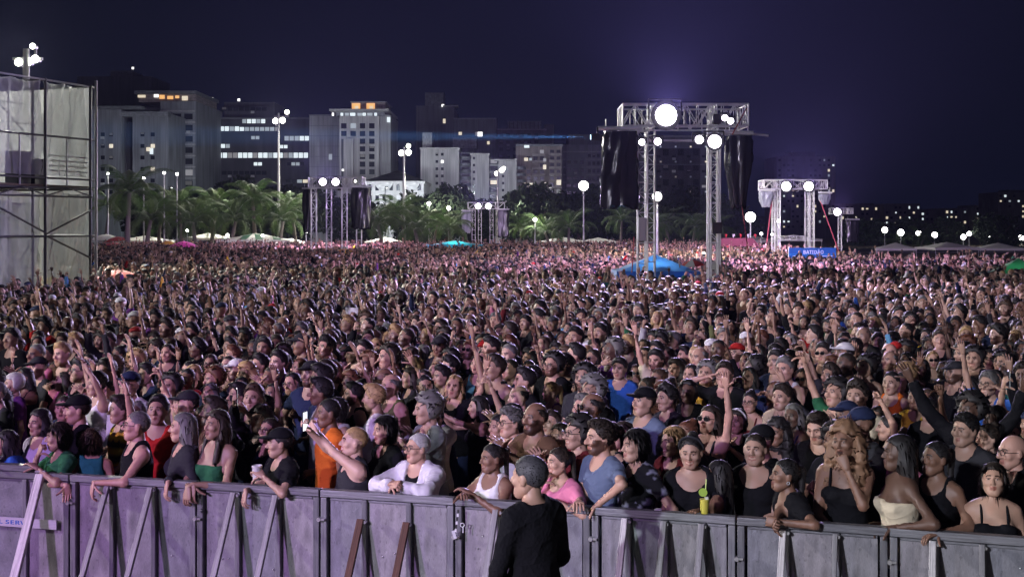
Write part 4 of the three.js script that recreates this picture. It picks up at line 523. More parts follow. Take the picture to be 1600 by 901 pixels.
// ---------------------------------------------------------------- people: distance fields and their surfaces
// A grid with its own spacing along y; naive surface nets over a function of the stored values.
class Field {
  constructor(xs, ys, zs) { this.xs = xs; this.ys = ys; this.zs = zs; this.n = xs.length * ys.length * zs.length; this.F = new Float32Array(this.n).fill(1); this.B = new Float32Array(this.n).fill(1e3); this.R = new Float32Array(this.n).fill(1); }
  // dist(x, y, z) inside the box lo..hi, joined with a smooth minimum of width k; region(x, y, z) is kept where this bone is the nearest
  add(lo, hi, dist, k, region) {
    const { xs, ys, zs, F, B, R } = this, nx = xs.length, ny = ys.length, nz = zs.length, m = 0.07;
    for (let j = 0; j < ny; j++) { const y = ys[j]; if (y < lo.y - m || y > hi.y + m) continue;
      for (let l = 0; l < nz; l++) { const z = zs[l]; if (z < lo.z - m || z > hi.z + m) continue;
        for (let i = 0; i < nx; i++) { const x = xs[i]; if (x < lo.x - m || x > hi.x + m) continue;
          const d = dist(x, y, z), o = (j * nz + l) * nx + i, f = F[o], h = Math.max(k - Math.abs(f - d), 0) / k;
          F[o] = Math.min(f, d) - h * h * k * 0.25;
          if (d < B[o]) { B[o] = d; R[o] = region ? region(x, y, z) : 1; }
        } } }
  }
  surface(value) {
    const { xs, ys, zs } = this, nx = xs.length, ny = ys.length, nz = zs.length, S = new Float32Array(this.n), id = new Int32Array(this.n).fill(-1), pos = [], ind = [];
    for (let o = 0; o < this.n; o++) S[o] = value(o);
    const sx = 1, sz = nx, sy = nx * nz, off = [0, sx, sz, sx + sz, sy, sy + sx, sy + sz, sy + sx + sz];
    for (let j = 0; j < ny - 1; j++) for (let l = 0; l < nz - 1; l++) for (let i = 0; i < nx - 1; i++) {
      const o = j * sy + l * sz + i; let mask = 0;
      for (let c = 0; c < 8; c++) if (S[o + off[c]] < 0) mask |= 1 << c;
      if (mask === 0 || mask === 255) continue;
      let x = 0, y = 0, z = 0, n = 0;
      for (let c = 0; c < 8; c++) for (let b = 0; b < 3; b++) {
        const e = c | (1 << b); if (e === c || ((mask >> c) & 1) === ((mask >> e) & 1)) continue;
        const v0 = S[o + off[c]], v1 = S[o + off[e]], t = v0 / (v0 - v1);
        x += (c & 1) + (b === 0 ? t : 0); z += ((c >> 1) & 1) + (b === 1 ? t : 0); y += ((c >> 2) & 1) + (b === 2 ? t : 0); n++;
      }
      x /= n; y /= n; z /= n; id[o] = pos.length / 3;
      pos.push(lerp(xs[i], xs[i + 1], x), lerp(ys[j], ys[j + 1], y), lerp(zs[l], zs[l + 1], z));
    }
    const quad = (a, b, c, d, flip) => { if (a < 0 || b < 0 || c < 0 || d < 0) return; if (flip) ind.push(a, c, b, a, d, c); else ind.push(a, b, c, a, c, d); };
    for (let j = 1; j < ny - 1; j++) for (let l = 1; l < nz - 1; l++) for (let i = 1; i < nx - 1; i++) {
      const o = j * sy + l * sz + i, s = S[o] < 0;
      if (s !== S[o + sx] < 0) quad(id[o], id[o - sz], id[o - sz - sy], id[o - sy], s);
      if (s !== S[o + sz] < 0) quad(id[o], id[o - sy], id[o - sy - sx], id[o - sx], s);
      if (s !== S[o + sy] < 0) quad(id[o], id[o - sx], id[o - sx - sz], id[o - sz], s);
    }
    const g = new THREE.BufferGeometry(); g.setAttribute('position', new THREE.BufferAttribute(new Float32Array(pos), 3)); g.setIndex(ind);
    if (pos.length) g.computeVertexNormals();
    return g;
  }
}
const steps = (a, b, h) => { const n = Math.max(2, Math.ceil((b - a) / h)), out = []; for (let i = 0; i <= n; i++) out.push(a + i * h); return out; };
const graded = (a, b, f0, f1, fine, coarse) => { const out = []; for (let x = a; x < b + coarse; ) { out.push(x); x += x >= f0 - fine * 0.5 && x < f1 ? fine : x < f0 && x + coarse > f0 ? Math.max(fine, f0 - x) : coarse; } return out; };
function cone(a, b, ra, rb) {
  const bx = b.x - a.x, by = b.y - a.y, bz = b.z - a.z, q = 1 / (bx * bx + by * by + bz * bz);
  const f = (x, y, z) => { const px = x - a.x, py = y - a.y, pz = z - a.z, t = clamp((px * bx + py * by + pz * bz) * q, 0, 1), ex = px - bx * t, ey = py - by * t, ez = pz - bz * t; return Math.sqrt(ex * ex + ey * ey + ez * ez) - (ra + (rb - ra) * t); };
  const r = Math.max(ra, rb);
  f.lo = V(Math.min(a.x, b.x) - r, Math.min(a.y, b.y) - r, Math.min(a.z, b.z) - r); f.hi = V(Math.max(a.x, b.x) + r, Math.max(a.y, b.y) + r, Math.max(a.z, b.z) + r);
  f.along = (x, y, z) => ((x - a.x) * bx + (y - a.y) * by + (z - a.z) * bz) * q;
  f.len = 1 / Math.sqrt(q);
  return f;
}
function ellipsoid(c, r, X, Y, Z) {                     // axes X, Y, Z or none for the world's
  const f = (x, y, z) => {
    let px = x - c.x, py = y - c.y, pz = z - c.z;
    if (X) { const a = px * X.x + py * X.y + pz * X.z, b = px * Y.x + py * Y.y + pz * Y.z, d = px * Z.x + py * Z.y + pz * Z.z; px = a; py = b; pz = d; }
    px /= r.x; py /= r.y; pz /= r.z; const k0 = Math.sqrt(px * px + py * py + pz * pz); px /= r.x; py /= r.y; pz /= r.z; const k1 = Math.sqrt(px * px + py * py + pz * pz);
    return k1 < 1e-6 ? -Math.min(r.x, r.y, r.z) : k0 * (k0 - 1) / k1;
  };
  const m = Math.max(r.x, r.y, r.z); f.lo = V(c.x - m, c.y - m, c.z - m); f.hi = V(c.x + m, c.y + m, c.z + m);
  return f;
}
const put = (F, d, k, region) => F.add(d.lo, d.hi, d, k, region);
function setColors(g, f) {
  const p = g.attributes.position, c = new Float32Array(p.count * 3);
  for (let i = 0; i < p.count; i++) { const v = f ? f(p.getX(i), p.getY(i), p.getZ(i)) : [1, 1, 1]; c[i * 3] = v[0]; c[i * 3 + 1] = v[1]; c[i * 3 + 2] = v[2]; }
  g.setAttribute('color', new THREE.BufferAttribute(c, 3)); return g;
}
function joined(list) {                                 // indexed geometries with position, normal, colour
  let np = 0, ni = 0; for (const g of list) { np += g.attributes.position.count; ni += g.index.count; }
  const P = new Float32Array(np * 3), N = new Float32Array(np * 3), C = new Float32Array(np * 3), I = new Uint32Array(ni); let a = 0, b = 0;
  for (const g of list) {
    P.set(g.attributes.position.array, a * 3); N.set(g.attributes.normal.array, a * 3);
    if (g.attributes.color) C.set(g.attributes.color.array, a * 3); else C.fill(1, a * 3, (a + g.attributes.position.count) * 3);
    for (let i = 0; i < g.index.count; i++) I[b + i] = g.index.array[i] + a;
    a += g.attributes.position.count; b += g.index.count;
  }
  const out = new THREE.BufferGeometry(); out.setAttribute('position', new THREE.BufferAttribute(P, 3)); out.setAttribute('normal', new THREE.BufferAttribute(N, 3)); out.setAttribute('color', new THREE.BufferAttribute(C, 3)); out.setIndex(new THREE.BufferAttribute(I, 1)); return out;
}

// ---- heads, in their own frame: x across, y up, z forwards, crown at 0.115 and chin at -0.115
const headCache = new Map();
function headGeometry(kind, cell, face) {               // kind 0..5, face: 'calm' | 'smile' | 'open', beard in kind name
  const beard = face.endsWith('+'), mood = face.replace('+', ''), key = kind + '/' + cell + '/' + face;
  if (headCache.has(key)) return headCache.get(key);
  const wide = [1, 1.07, 0.94, 1.1, 0.98, 1.03][kind], jaw = [1, 1.15, 0.86, 1.2, 0.92, 1.05][kind], nose = [1, 1.15, 0.85, 1.1, 1.25, 0.95][kind], lip = [1, 0.9, 1.15, 1.2, 1, 1.3][kind];
  const big = Math.max(cell * 2, 0.0115), F = new Field(graded(-0.115, 0.115, -0.058, 0.058, cell, big), graded(-0.145, 0.145, -0.085, 0.042, cell, big), graded(-0.135, 0.15, 0.045, 0.13, cell, big));
  put(F, ellipsoid(V(0, 0.026, -0.014), V(0.076 * wide, 0.089, 0.096)), 0.02);
  put(F, ellipsoid(V(0, -0.026, 0.02), V(0.063 * wide, 0.085, 0.068)), 0.03);
  put(F, cone(V(-0.012, -0.094, 0.058), V(0.012, -0.094, 0.058), 0.024 * jaw, 0.024 * jaw), 0.03);
  for (const s of [-1, 1]) {
    put(F, cone(V(s * 0.046 * wide, -0.06, 0.0), V(s * 0.02, -0.088, 0.045), 0.024 * jaw, 0.024 * jaw), 0.03);
    put(F, ellipsoid(V(s * 0.043 * wide, -0.022, 0.058), V(0.026, 0.022, 0.024)), 0.02);
    put(F, ellipsoid(V(s * 0.079 * wide, -0.006, -0.008), V(0.011, 0.033, 0.021)), 0.008);
    put(F, cone(V(s * 0.012, 0.024, 0.081), V(s * 0.042, 0.026, 0.066), 0.011, 0.009), 0.012);
  }
  put(F, cone(V(0, 0.014, 0.083), V(0, -0.026, 0.1 + 0.006 * nose), 0.008, 0.0125 * nose), 0.012);
  for (const s of [-1, 1]) put(F, ellipsoid(V(s * 0.0125 * nose, -0.031, 0.093), V(0.009 * nose, 0.008, 0.01)), 0.008);
  for (const s of [-1, 1]) {                            // sockets, then eyeballs and lids
    const e = ellipsoid(V(s * 0.031, 0.004, 0.094), V(0.021, 0.0125, 0.018));
    const { xs, ys, zs } = F; for (let j = 0; j < ys.length; j++) for (let l = 0; l < zs.length; l++) for (let i = 0; i < xs.length; i++) { const o = (j * zs.length + l) * xs.length + i, d = -e(xs[i], ys[j], zs[l]); if (d > F.F[o] - 0.01) { const h = Math.max(0.01 - Math.abs(F.F[o] - d), 0) / 0.01; F.F[o] = Math.max(F.F[o], d) + h * h * 0.0025; } }
    put(F, ellipsoid(V(s * 0.031, 0.004, 0.071), V(0.0165, 0.0145, 0.0135)), 0.004);
  }
  const mw = mood === 'smile' ? 0.027 : 0.02, mo = mood === 'open' ? 0.009 : mood === 'smile' ? 0.005 : 0.001;
  for (const s of [-1, 1]) {
    const up = mood === 'smile' ? 0.006 : 0;
    put(F, cone(V(0, -0.0565 + mo * 0.3, 0.087), V(s * mw, -0.06 + up, 0.076), 0.0075 * lip, 0.004), 0.006);
    put(F, cone(V(0, -0.0695 - mo, 0.085), V(s * mw * 0.85, -0.0635 + up, 0.076), 0.0085 * lip, 0.004), 0.006);
  }
  const g = F.surface((o) => F.F[o]);
  setColors(g, (x, y, z) => {
    const ax = Math.abs(x); let c = [1, 1, 1];
    if (z > 0.02) {
      const smileUp = mood === 'smile' ? 0.006 * Math.min(1, ax / mw) : 0;
      const my = y + 0.0625 - smileUp + mo * 0.4, inLip = ax < mw + 0.004 && z > 0.06;
      if (inLip && Math.abs(my) < 0.014 + mo * 0.5) c = [0.8, 0.52, 0.52];
      if (inLip && Math.abs(my) < mo + 0.0016 && ax < mw) c = mood === 'smile' ? [1.35, 1.45, 1.5] : mood === 'open' ? [0.2, 0.1, 0.1] : [0.5, 0.3, 0.3];
      const ex = (ax - 0.031) / 0.016, ey = (y - 0.004) / 0.008;
      if (ex * ex + ey * ey < 1 && z > 0.05) c = Math.abs(ax - 0.031) < 0.0065 ? [0.08, 0.06, 0.05] : [0.95, 0.98, 1.0];
      if (ex * ex < 1.2 && y > 0.0095 && y < 0.014 && z > 0.05) c = [0.25, 0.2, 0.18];
      const by = 0.028 - Math.max(0, ax - 0.035) * 0.35;
      if (ax > 0.011 && ax < 0.05 && Math.abs(y - by) < 0.0058 && z > 0.04) c = [0.1, 0.075, 0.06];
      if (beard && y < -0.032 + (ax > 0.05 ? 0.03 : 0) && !(inLip && Math.abs(my) < 0.008) && (ax > 0.03 || y < -0.073 || (y < -0.043 && y > -0.055)) && y > -0.125) c = [0.17, 0.13, 0.11];
    } else if (beard && y < -0.01 && ax > 0.045 && z > -0.005) c = [0.2, 0.15, 0.13];
    return c;
  });
  headCache.set(key, g); return g;
}

// ---- hair and headwear, in the frame of the head
const hairCache = new Map();
function hairGeometry(style, cell) {
  const key = style + '/' + cell; if (hairCache.has(key)) return hairCache.get(key);
  const F = new Field(steps(-0.2, 0.2, cell), steps(style.startsWith('long') || style === 'curly' ? -0.46 : style === 'pony' ? -0.3 : -0.2, 0.21, cell), steps(style === 'cap' ? -0.15 : -0.22, style === 'cap' ? 0.22 : 0.13, cell));
  const scalp = (grow, dy = 0) => put(F, ellipsoid(V(0, 0.03 + dy, -0.016), V(0.081 + grow, 0.092 + grow, 0.1 + grow)), 0.02);
  const face = (x, y, z, side) => {                     // > 0 where the face shows: in front of the ears and under the hairline
    const ax = Math.abs(x), c = Math.min(z - (side === 1 ? 0.03 : 0.012) - Math.max(0, ax - 0.055) * (side === 1 ? -0.4 : 0.2), 0.078 - y - ax * 0.3); return c;
  };
  let cut = null, amp = 0.004, fx = 60, fy = 10;
  const hairline = (x, y, z) => -0.69 * y + 0.72 * z + 0.004 - clamp((Math.abs(x) - 0.05) * 0.6, 0, 0.012);
  if (style === 'short') { scalp(0.012, 0.006); put(F, ellipsoid(V(0.012, 0.112, 0.035), V(0.062, 0.03, 0.062)), 0.03); cut = (x, y, z) => Math.max(hairline(x, y, z), -0.075 - y); amp = 0.0055; fx = 80; fy = 80; }
  else if (style === 'buzz') { scalp(0.002); cut = (x, y, z) => Math.max(hairline(x, y, z), -0.07 - y); amp = 0.001; }
  else if (style === 'crop') { scalp(0.006); cut = (x, y, z) => Math.max(hairline(x, y, z), -0.072 - y); amp = 0.002; fx = 90; fy = 90; }
  else if (style === 'receding') { scalp(0.004); cut = (x, y, z) => Math.max(hairline(x, y, z) + 0.02, -0.07 - y, y - 0.075 + Math.max(0, -z) * 0.3); amp = 0.003; fy = 50; }
  else if (style === 'tall') { scalp(0.012, 0.006); put(F, ellipsoid(V(0, 0.105, 0.02), V(0.065, 0.05, 0.075)), 0.03); cut = (x, y, z) => Math.max(hairline(x, y, z) - 0.004, -0.06 - y); amp = 0.009; fx = 55; fy = 55; }
  else if (style === 'bob') { scalp(0.013, 0.003); put(F, ellipsoid(V(0, -0.03, -0.035), V(0.098, 0.105, 0.085)), 0.03); cut = (x, y, z) => Math.max(face(x, y, z), -0.125 - y); amp = 0.005; }
  else if (style === 'long' || style === 'longfront' || style === 'longback') {
    scalp(0.012, 0.003); put(F, ellipsoid(V(0, -0.03, -0.035), V(0.096, 0.11, 0.085)), 0.03);
    put(F, cone(V(0, -0.08, -0.07), V(0, -0.36, -0.105), 0.07, 0.05), 0.05);
    for (const s of [-1, 1]) { put(F, cone(V(s * 0.06, -0.06, -0.05), V(s * 0.085, -0.34, -0.085), 0.05, 0.032), 0.05); if (style === 'longfront') put(F, cone(V(s * 0.082, -0.03, 0.0), V(s * 0.1, -0.3, 0.055), 0.028, 0.026), 0.04); }
    cut = (x, y, z) => y < -0.1 ? -1 : face(x, y, z, style === 'longfront' ? 0 : 1); amp = 0.006;
  } else if (style === 'curly') {
    scalp(0.03, 0.008); put(F, ellipsoid(V(0, -0.05, -0.04), V(0.135, 0.16, 0.11)), 0.04); put(F, ellipsoid(V(0, -0.21, -0.06), V(0.16, 0.16, 0.1)), 0.05);
    for (const s of [-1, 1]) put(F, cone(V(s * 0.1, -0.05, 0.01), V(s * 0.12, -0.28, 0.03), 0.04, 0.04), 0.05);
    cut = (x, y, z) => y < -0.14 ? -1 : face(x, y, z); amp = 0.02; fx = 45; fy = 38;
  } else if (style === 'afro') { put(F, ellipsoid(V(0, 0.035, -0.03), V(0.128, 0.128, 0.13)), 0.02); cut = (x, y, z) => Math.max(face(x, y, z), -0.1 - y); amp = 0.015; fx = 60; fy = 60; }
  else if (style === 'pony') { scalp(0.005); put(F, ellipsoid(V(0, 0.05, -0.12), V(0.025, 0.025, 0.03)), 0.02); put(F, cone(V(0, 0.045, -0.14), V(0, -0.19, -0.155), 0.03, 0.018), 0.02); cut = (x, y, z) => z < -0.09 ? -1 : Math.max(hairline(x, y, z), -0.06 - y); amp = 0.003; }
  else if (style === 'bun') { scalp(0.005); put(F, ellipsoid(V(0, 0.105, -0.085), V(0.042, 0.038, 0.042)), 0.012); cut = (x, y, z) => Math.max(hairline(x, y, z), -0.06 - y); amp = 0.003; }
  else if (style === 'cap') {
    put(F, ellipsoid(V(0, 0.045, -0.012), V(0.093, 0.09, 0.112)), 0.01); put(F, ellipsoid(V(0, 0.052, 0.1), V(0.075, 0.01, 0.085)), 0.012);
    cut = (x, y, z) => 0.047 - y - (z > 0.08 ? 0.02 : 0); amp = 0;
  } else if (style === 'hood') { scalp(0.02); cut = (x, y, z) => Math.max(face(x, y, z), -0.1 - y); }
  const { xs, ys, zs } = F, nx = xs.length, nz = zs.length;
  for (let j = 0; j < ys.length; j++) for (let l = 0; l < nz; l++) for (let i = 0; i < nx; i++) {
    const o = (j * nz + l) * nx + i; if (Math.abs(F.F[o]) > 0.08 && F.F[o] > 0) continue;
    const x = xs[i], y = ys[j], z = zs[l];
    if (amp) F.F[o] += amp * vnoise(x * fx, y * fy, z * fx) + amp * 0.5 * vnoise(x * fx * 2.1, y * fy * 2.1 + 7, z * fx * 2.1);
    if (cut) F.F[o] = Math.max(F.F[o], cut(x, y, z) + (style === 'cap' ? 0 : 0.007 * vnoise(x * 75, y * 75, z * 75)));
  }
  const g = F.surface((o) => F.F[o]);
  const dye = style === 'cap' ? null : (x, y, z) => { const v = 1 + 0.35 * vnoise(x * 130, y * 14, z * 130); return [v, v, v]; };
  setColors(g, dye);
  if (style !== 'cap' && style !== 'hood') g.copy(joined([g, blades(g, style, cell)]));
  hairCache.set(key, g); return g;
}
function blades(g, style, cell) {                       // loose locks lying along the surface
  const P = g.attributes.position, N = g.attributes.normal, n = Math.round(clamp(cell < 0.013 ? 1300 : cell < 0.017 ? 600 : cell < 0.021 ? 260 : 110, 1, P.count * 3)), pos = [], nor = [], col = [], ind = [];
  const long = style.startsWith('long') || style === 'bob', curl = style === 'curly' || style === 'afro', L = long ? 0.085 : curl ? 0.05 : style === 'tall' ? 0.04 : style === 'buzz' || style === 'crop' ? 0.01 : 0.022, lift = long ? 0.1 : curl ? 0.9 : style === 'pony' || style === 'bun' ? 0.06 : 0.3;
  let s = 9; const q = () => { s = (s * 16807) % 2147483647; return s / 2147483647; };
  for (let i = 0; i < n; i++) {
    const k = Math.floor(q() * P.count), p = V(P.getX(k), P.getY(k), P.getZ(k)), m = V(N.getX(k), N.getY(k), N.getZ(k));
    let flow = style === 'pony' || style === 'bun' ? V(0, 0.07, -0.12).sub(p) : long ? V(p.x * 1.2, -0.25, -0.02) : V(p.x * 6 + q() - 0.5, -0.35 + p.y * 2 + q() - 0.5, (p.z - 0.0) * 4 + q() - 0.5);
    if (curl) flow = V(q() - 0.5, q() - 0.5, q() - 0.5);
    flow.addScaledVector(m, -flow.dot(m)).normalize().addScaledVector(m, lift * (0.4 + q())).normalize();
    const side = flow.clone().cross(m).normalize(), l = L * (0.6 + 0.8 * q()), w = (cell < 0.013 ? 0.0028 : cell < 0.021 ? 0.0045 : 0.008) * (0.6 + 0.8 * q()), o = pos.length / 3, b = 0.75 + 0.6 * q(), root = p.clone().addScaledVector(m, -0.003), tip = p.clone().addScaledVector(flow, l).addScaledVector(m, long ? 0.002 : 0);
    if (long && tip.z > 0.05 && Math.abs(tip.x) < 0.055 && tip.y < 0.06) continue;
    for (const v of [root.clone().addScaledVector(side, w), root.clone().addScaledVector(side, -w), tip]) { pos.push(v.x, v.y, v.z); const nn = m.clone().addScaledVector(side, q() - 0.5).normalize(); nor.push(nn.x, nn.y, nn.z); col.push(b, b, b); }
    ind.push(o, o + 1, o + 2);
  }
  const r = new THREE.BufferGeometry(); r.setAttribute('position', new THREE.BufferAttribute(new Float32Array(pos), 3)); r.setAttribute('normal', new THREE.BufferAttribute(new Float32Array(nor), 3)); r.setAttribute('color', new THREE.BufferAttribute(new Float32Array(col), 3)); r.setIndex(ind); return r;
}

// ---- hands, wrist at the origin, fingers along +y, palm towards +z, thumb at +x for side 1
const handCache = new Map();
function tube(points, radii, sides) {                   // closed tapered tube
  const P = [], I = [], n = points.length;
  let prev = null;
  for (let i = 0; i < n; i++) {
    const t = points[Math.min(i + 1, n - 1)].clone().sub(points[Math.max(i - 1, 0)]).normalize();
    const a = (prev ? prev.clone() : Math.abs(t.x) > 0.9 ? V(0, 1, 0) : V(1, 0, 0)); a.addScaledVector(t, -a.dot(t)).normalize(); prev = a; const b = t.clone().cross(a);
    for (let s = 0; s < sides; s++) { const q = s / sides * Math.PI * 2, [ra, rb] = [].concat(radii[i], radii[i]); const p = points[i].clone().addScaledVector(a, Math.cos(q) * ra).addScaledVector(b, Math.sin(q) * rb); P.push(p.x, p.y, p.z); }
  }
  for (let i = 0; i < n - 1; i++) for (let s = 0; s < sides; s++) { const a = i * sides + s, b = i * sides + (s + 1) % sides; I.push(a, b, b + sides, a, b + sides, a + sides); }
  for (const e of [0, n - 1]) { const c = P.length / 3; P.push(points[e].x, points[e].y, points[e].z); for (let s = 0; s < sides; s++) { const a = e * sides + s, b = e * sides + (s + 1) % sides; e ? I.push(a, b, c) : I.push(b, a, c); } }
  const g = new THREE.BufferGeometry(); g.setAttribute('position', new THREE.BufferAttribute(new Float32Array(P), 3)); g.setIndex(I); g.computeVertexNormals(); return g;
}
function handGeometry(pose, side, detail) {
  const key = pose + side + detail; if (handCache.has(key)) return handCache.get(key);
  const curl = { open: 0.12, relax: 0.5, grip: 0.95, fist: 1.45 }[pose], spread = { open: 1, relax: 0.35, grip: 0.15, fist: 0 }[pose], sides = detail ? 6 : 4, list = [];
  const palm = (y, w, t, z) => [V(0, y, z), [w, t]];
  const rings = [palm(-0.012, 0.026, 0.019, 0), palm(0.01, 0.03, 0.018, 0), palm(0.045, 0.04, 0.016, 0), palm(0.085, 0.042, 0.013, 0.002), palm(0.098, 0.036, 0.009, 0.002)];
  list.push(tube(rings.map((r) => r[0]), rings.map((r) => r[1]), detail ? 10 : 6));
  const finger = (base, dir, lens, rad, bend, axis) => {
    const pts = [base.clone()], rs = [rad * 1.05]; let p = base.clone(), d = dir.clone();
    lens.forEach((l, i) => { d.applyAxisAngle(axis, bend * [0.75, 1.1, 0.7][i]); p = p.clone().addScaledVector(d, l); pts.push(p); rs.push(rad * [1, 0.92, 0.7][i]); });
    list.push(tube(pts, rs, sides));
  };
  const L = [0.076, 0.084, 0.078, 0.06];
  for (let f = 0; f < 4; f++) {
    const x = (1.5 - f) * 0.0205, d = V(x * 6 * spread * 0.9, 1, 0).normalize();
    finger(V(x, 0.088 - (f === 3 ? 0.008 : 0), 0.001), d, [L[f] * 0.45, L[f] * 0.31, L[f] * 0.28], [0.0088, 0.009, 0.0087, 0.0078][f], curl * (1 + 0.08 * f), V(1, 0, 0));
  }
  const out = { open: 1, relax: 0.55, grip: 0.45, fist: 0.3 }[pose];
  finger(V(0.03, 0.028, 0.006), V(0.75 * out + 0.15, 0.72, 0.35 + (1 - out) * 0.5).normalize(), [0.036, 0.03, 0.025], 0.0105, curl * 0.4, V(0.3, -0.1, -0.9).normalize());
  let g = joined(list.map((x) => setColors(x)));
  if (side < 0) { g.scale(-1, 1, 1); const I = g.index.array; for (let i = 0; i < I.length; i += 3) { const t = I[i]; I[i] = I[i + 1]; I[i + 1] = t; } g.computeVertexNormals(); }
  handCache.set(key, g); return g;
}

// ---- a whole figure. Local frame: feet at y = 0, facing +z.
function elbow(S, T, l1, l2, pole) {
  const d = T.clone().sub(S); let D = d.length(); const most = (l1 + l2) * 0.995;
  if (D > most) { T.copy(S).addScaledVector(d, most / D); d.copy(T).sub(S); D = most; }
  if (D < 0.14) { d.setLength(0.14); T.copy(S).add(d); D = 0.14; }
  const a = (l1 * l1 - l2 * l2 + D * D) / (2 * D), h = Math.sqrt(Math.max(0, l1 * l1 - a * a)), u = d.clone().divideScalar(D), p = pole.clone().addScaledVector(u, -pole.dot(u)).normalize();
  return S.clone().addScaledVector(u, a).addScaledVector(p, h);
}
const ARM = {                                           // hand relative to the shoulder, for side 1 (x outwards), the elbow's pole, hand pose, palm direction
  down: { t: [0.07, -0.52, 0.06], pole: [0.4, 0, -1], hand: 'relax', palm: [-1, 0, 0] },
  side: { t: [0.04, -0.45, 0.2], pole: [0.6, 0, -1], hand: 'relax', palm: [-1, 0, 0] },
  belly: { t: [-0.13, -0.34, 0.27], pole: [0.8, -0.6, -0.6], hand: 'relax', palm: [0, 0, -1] },
  chest: { t: [-0.14, -0.12, 0.26], pole: [0.8, -0.9, -0.2], hand: 'fist', palm: [-1, 0, -0.4] },
  chin: { t: [-0.12, 0.07, 0.2], pole: [0.5, -1, 0.1], hand: 'fist', palm: [-0.2, 0.2, -1] },
  up: { t: [0.07, 0.53, 0.1], pole: [0.8, 0, -0.5], hand: 'open', palm: [0, 0, 1] },
  upout: { t: [0.27, 0.44, 0.12], pole: [0.6, -0.6, -0.5], hand: 'open', palm: [0, 0, 1] },
  upin: { t: [-0.1, 0.47, 0.2], pole: [1, -0.2, 0], hand: 'open', palm: [-0.6, 0, 1] },
  wave: { t: [0.16, 0.3, 0.24], pole: [0.8, -0.9, 0], hand: 'open', palm: [0, 0, 1] },
  fistup: { t: [0.08, 0.5, 0.16], pole: [0.8, 0, -0.5], hand: 'fist', palm: [0, 0, 1] },
  phone: { t: [-0.08, 0.16, 0.42], pole: [0.7, -0.9, 0], hand: 'grip', palm: [-0.5, 0, -0.6] },
  phonehigh: { t: [-0.1, 0.4, 0.32], pole: [0.8, -0.6, 0], hand: 'grip', palm: [-0.5, 0, -0.6] },
  clap: { t: [-0.15, 0.02, 0.32], pole: [0.8, -0.9, 0], hand: 'open', palm: [-1, 0, 0] },
  head: { t: [-0.02, 0.2, 0.1], pole: [1, 0.1, 0.3], hand: 'relax', palm: [-1, 0, 0] },
  hip: { t: [0.05, -0.38, 0.05], pole: [1, 0, -0.5], hand: 'relax', palm: [-1, 0, 0] },
  rail: { t: [-0.06, -0.3, 0.36], pole: [0.9, -0.5, -0.5], hand: 'relax', palm: [0, -1, -0.2] },
  fold: { t: [-0.26, -0.3, 0.27], pole: [1, -0.5, 0.2], hand: 'relax', palm: [0, -1, 0] },
};
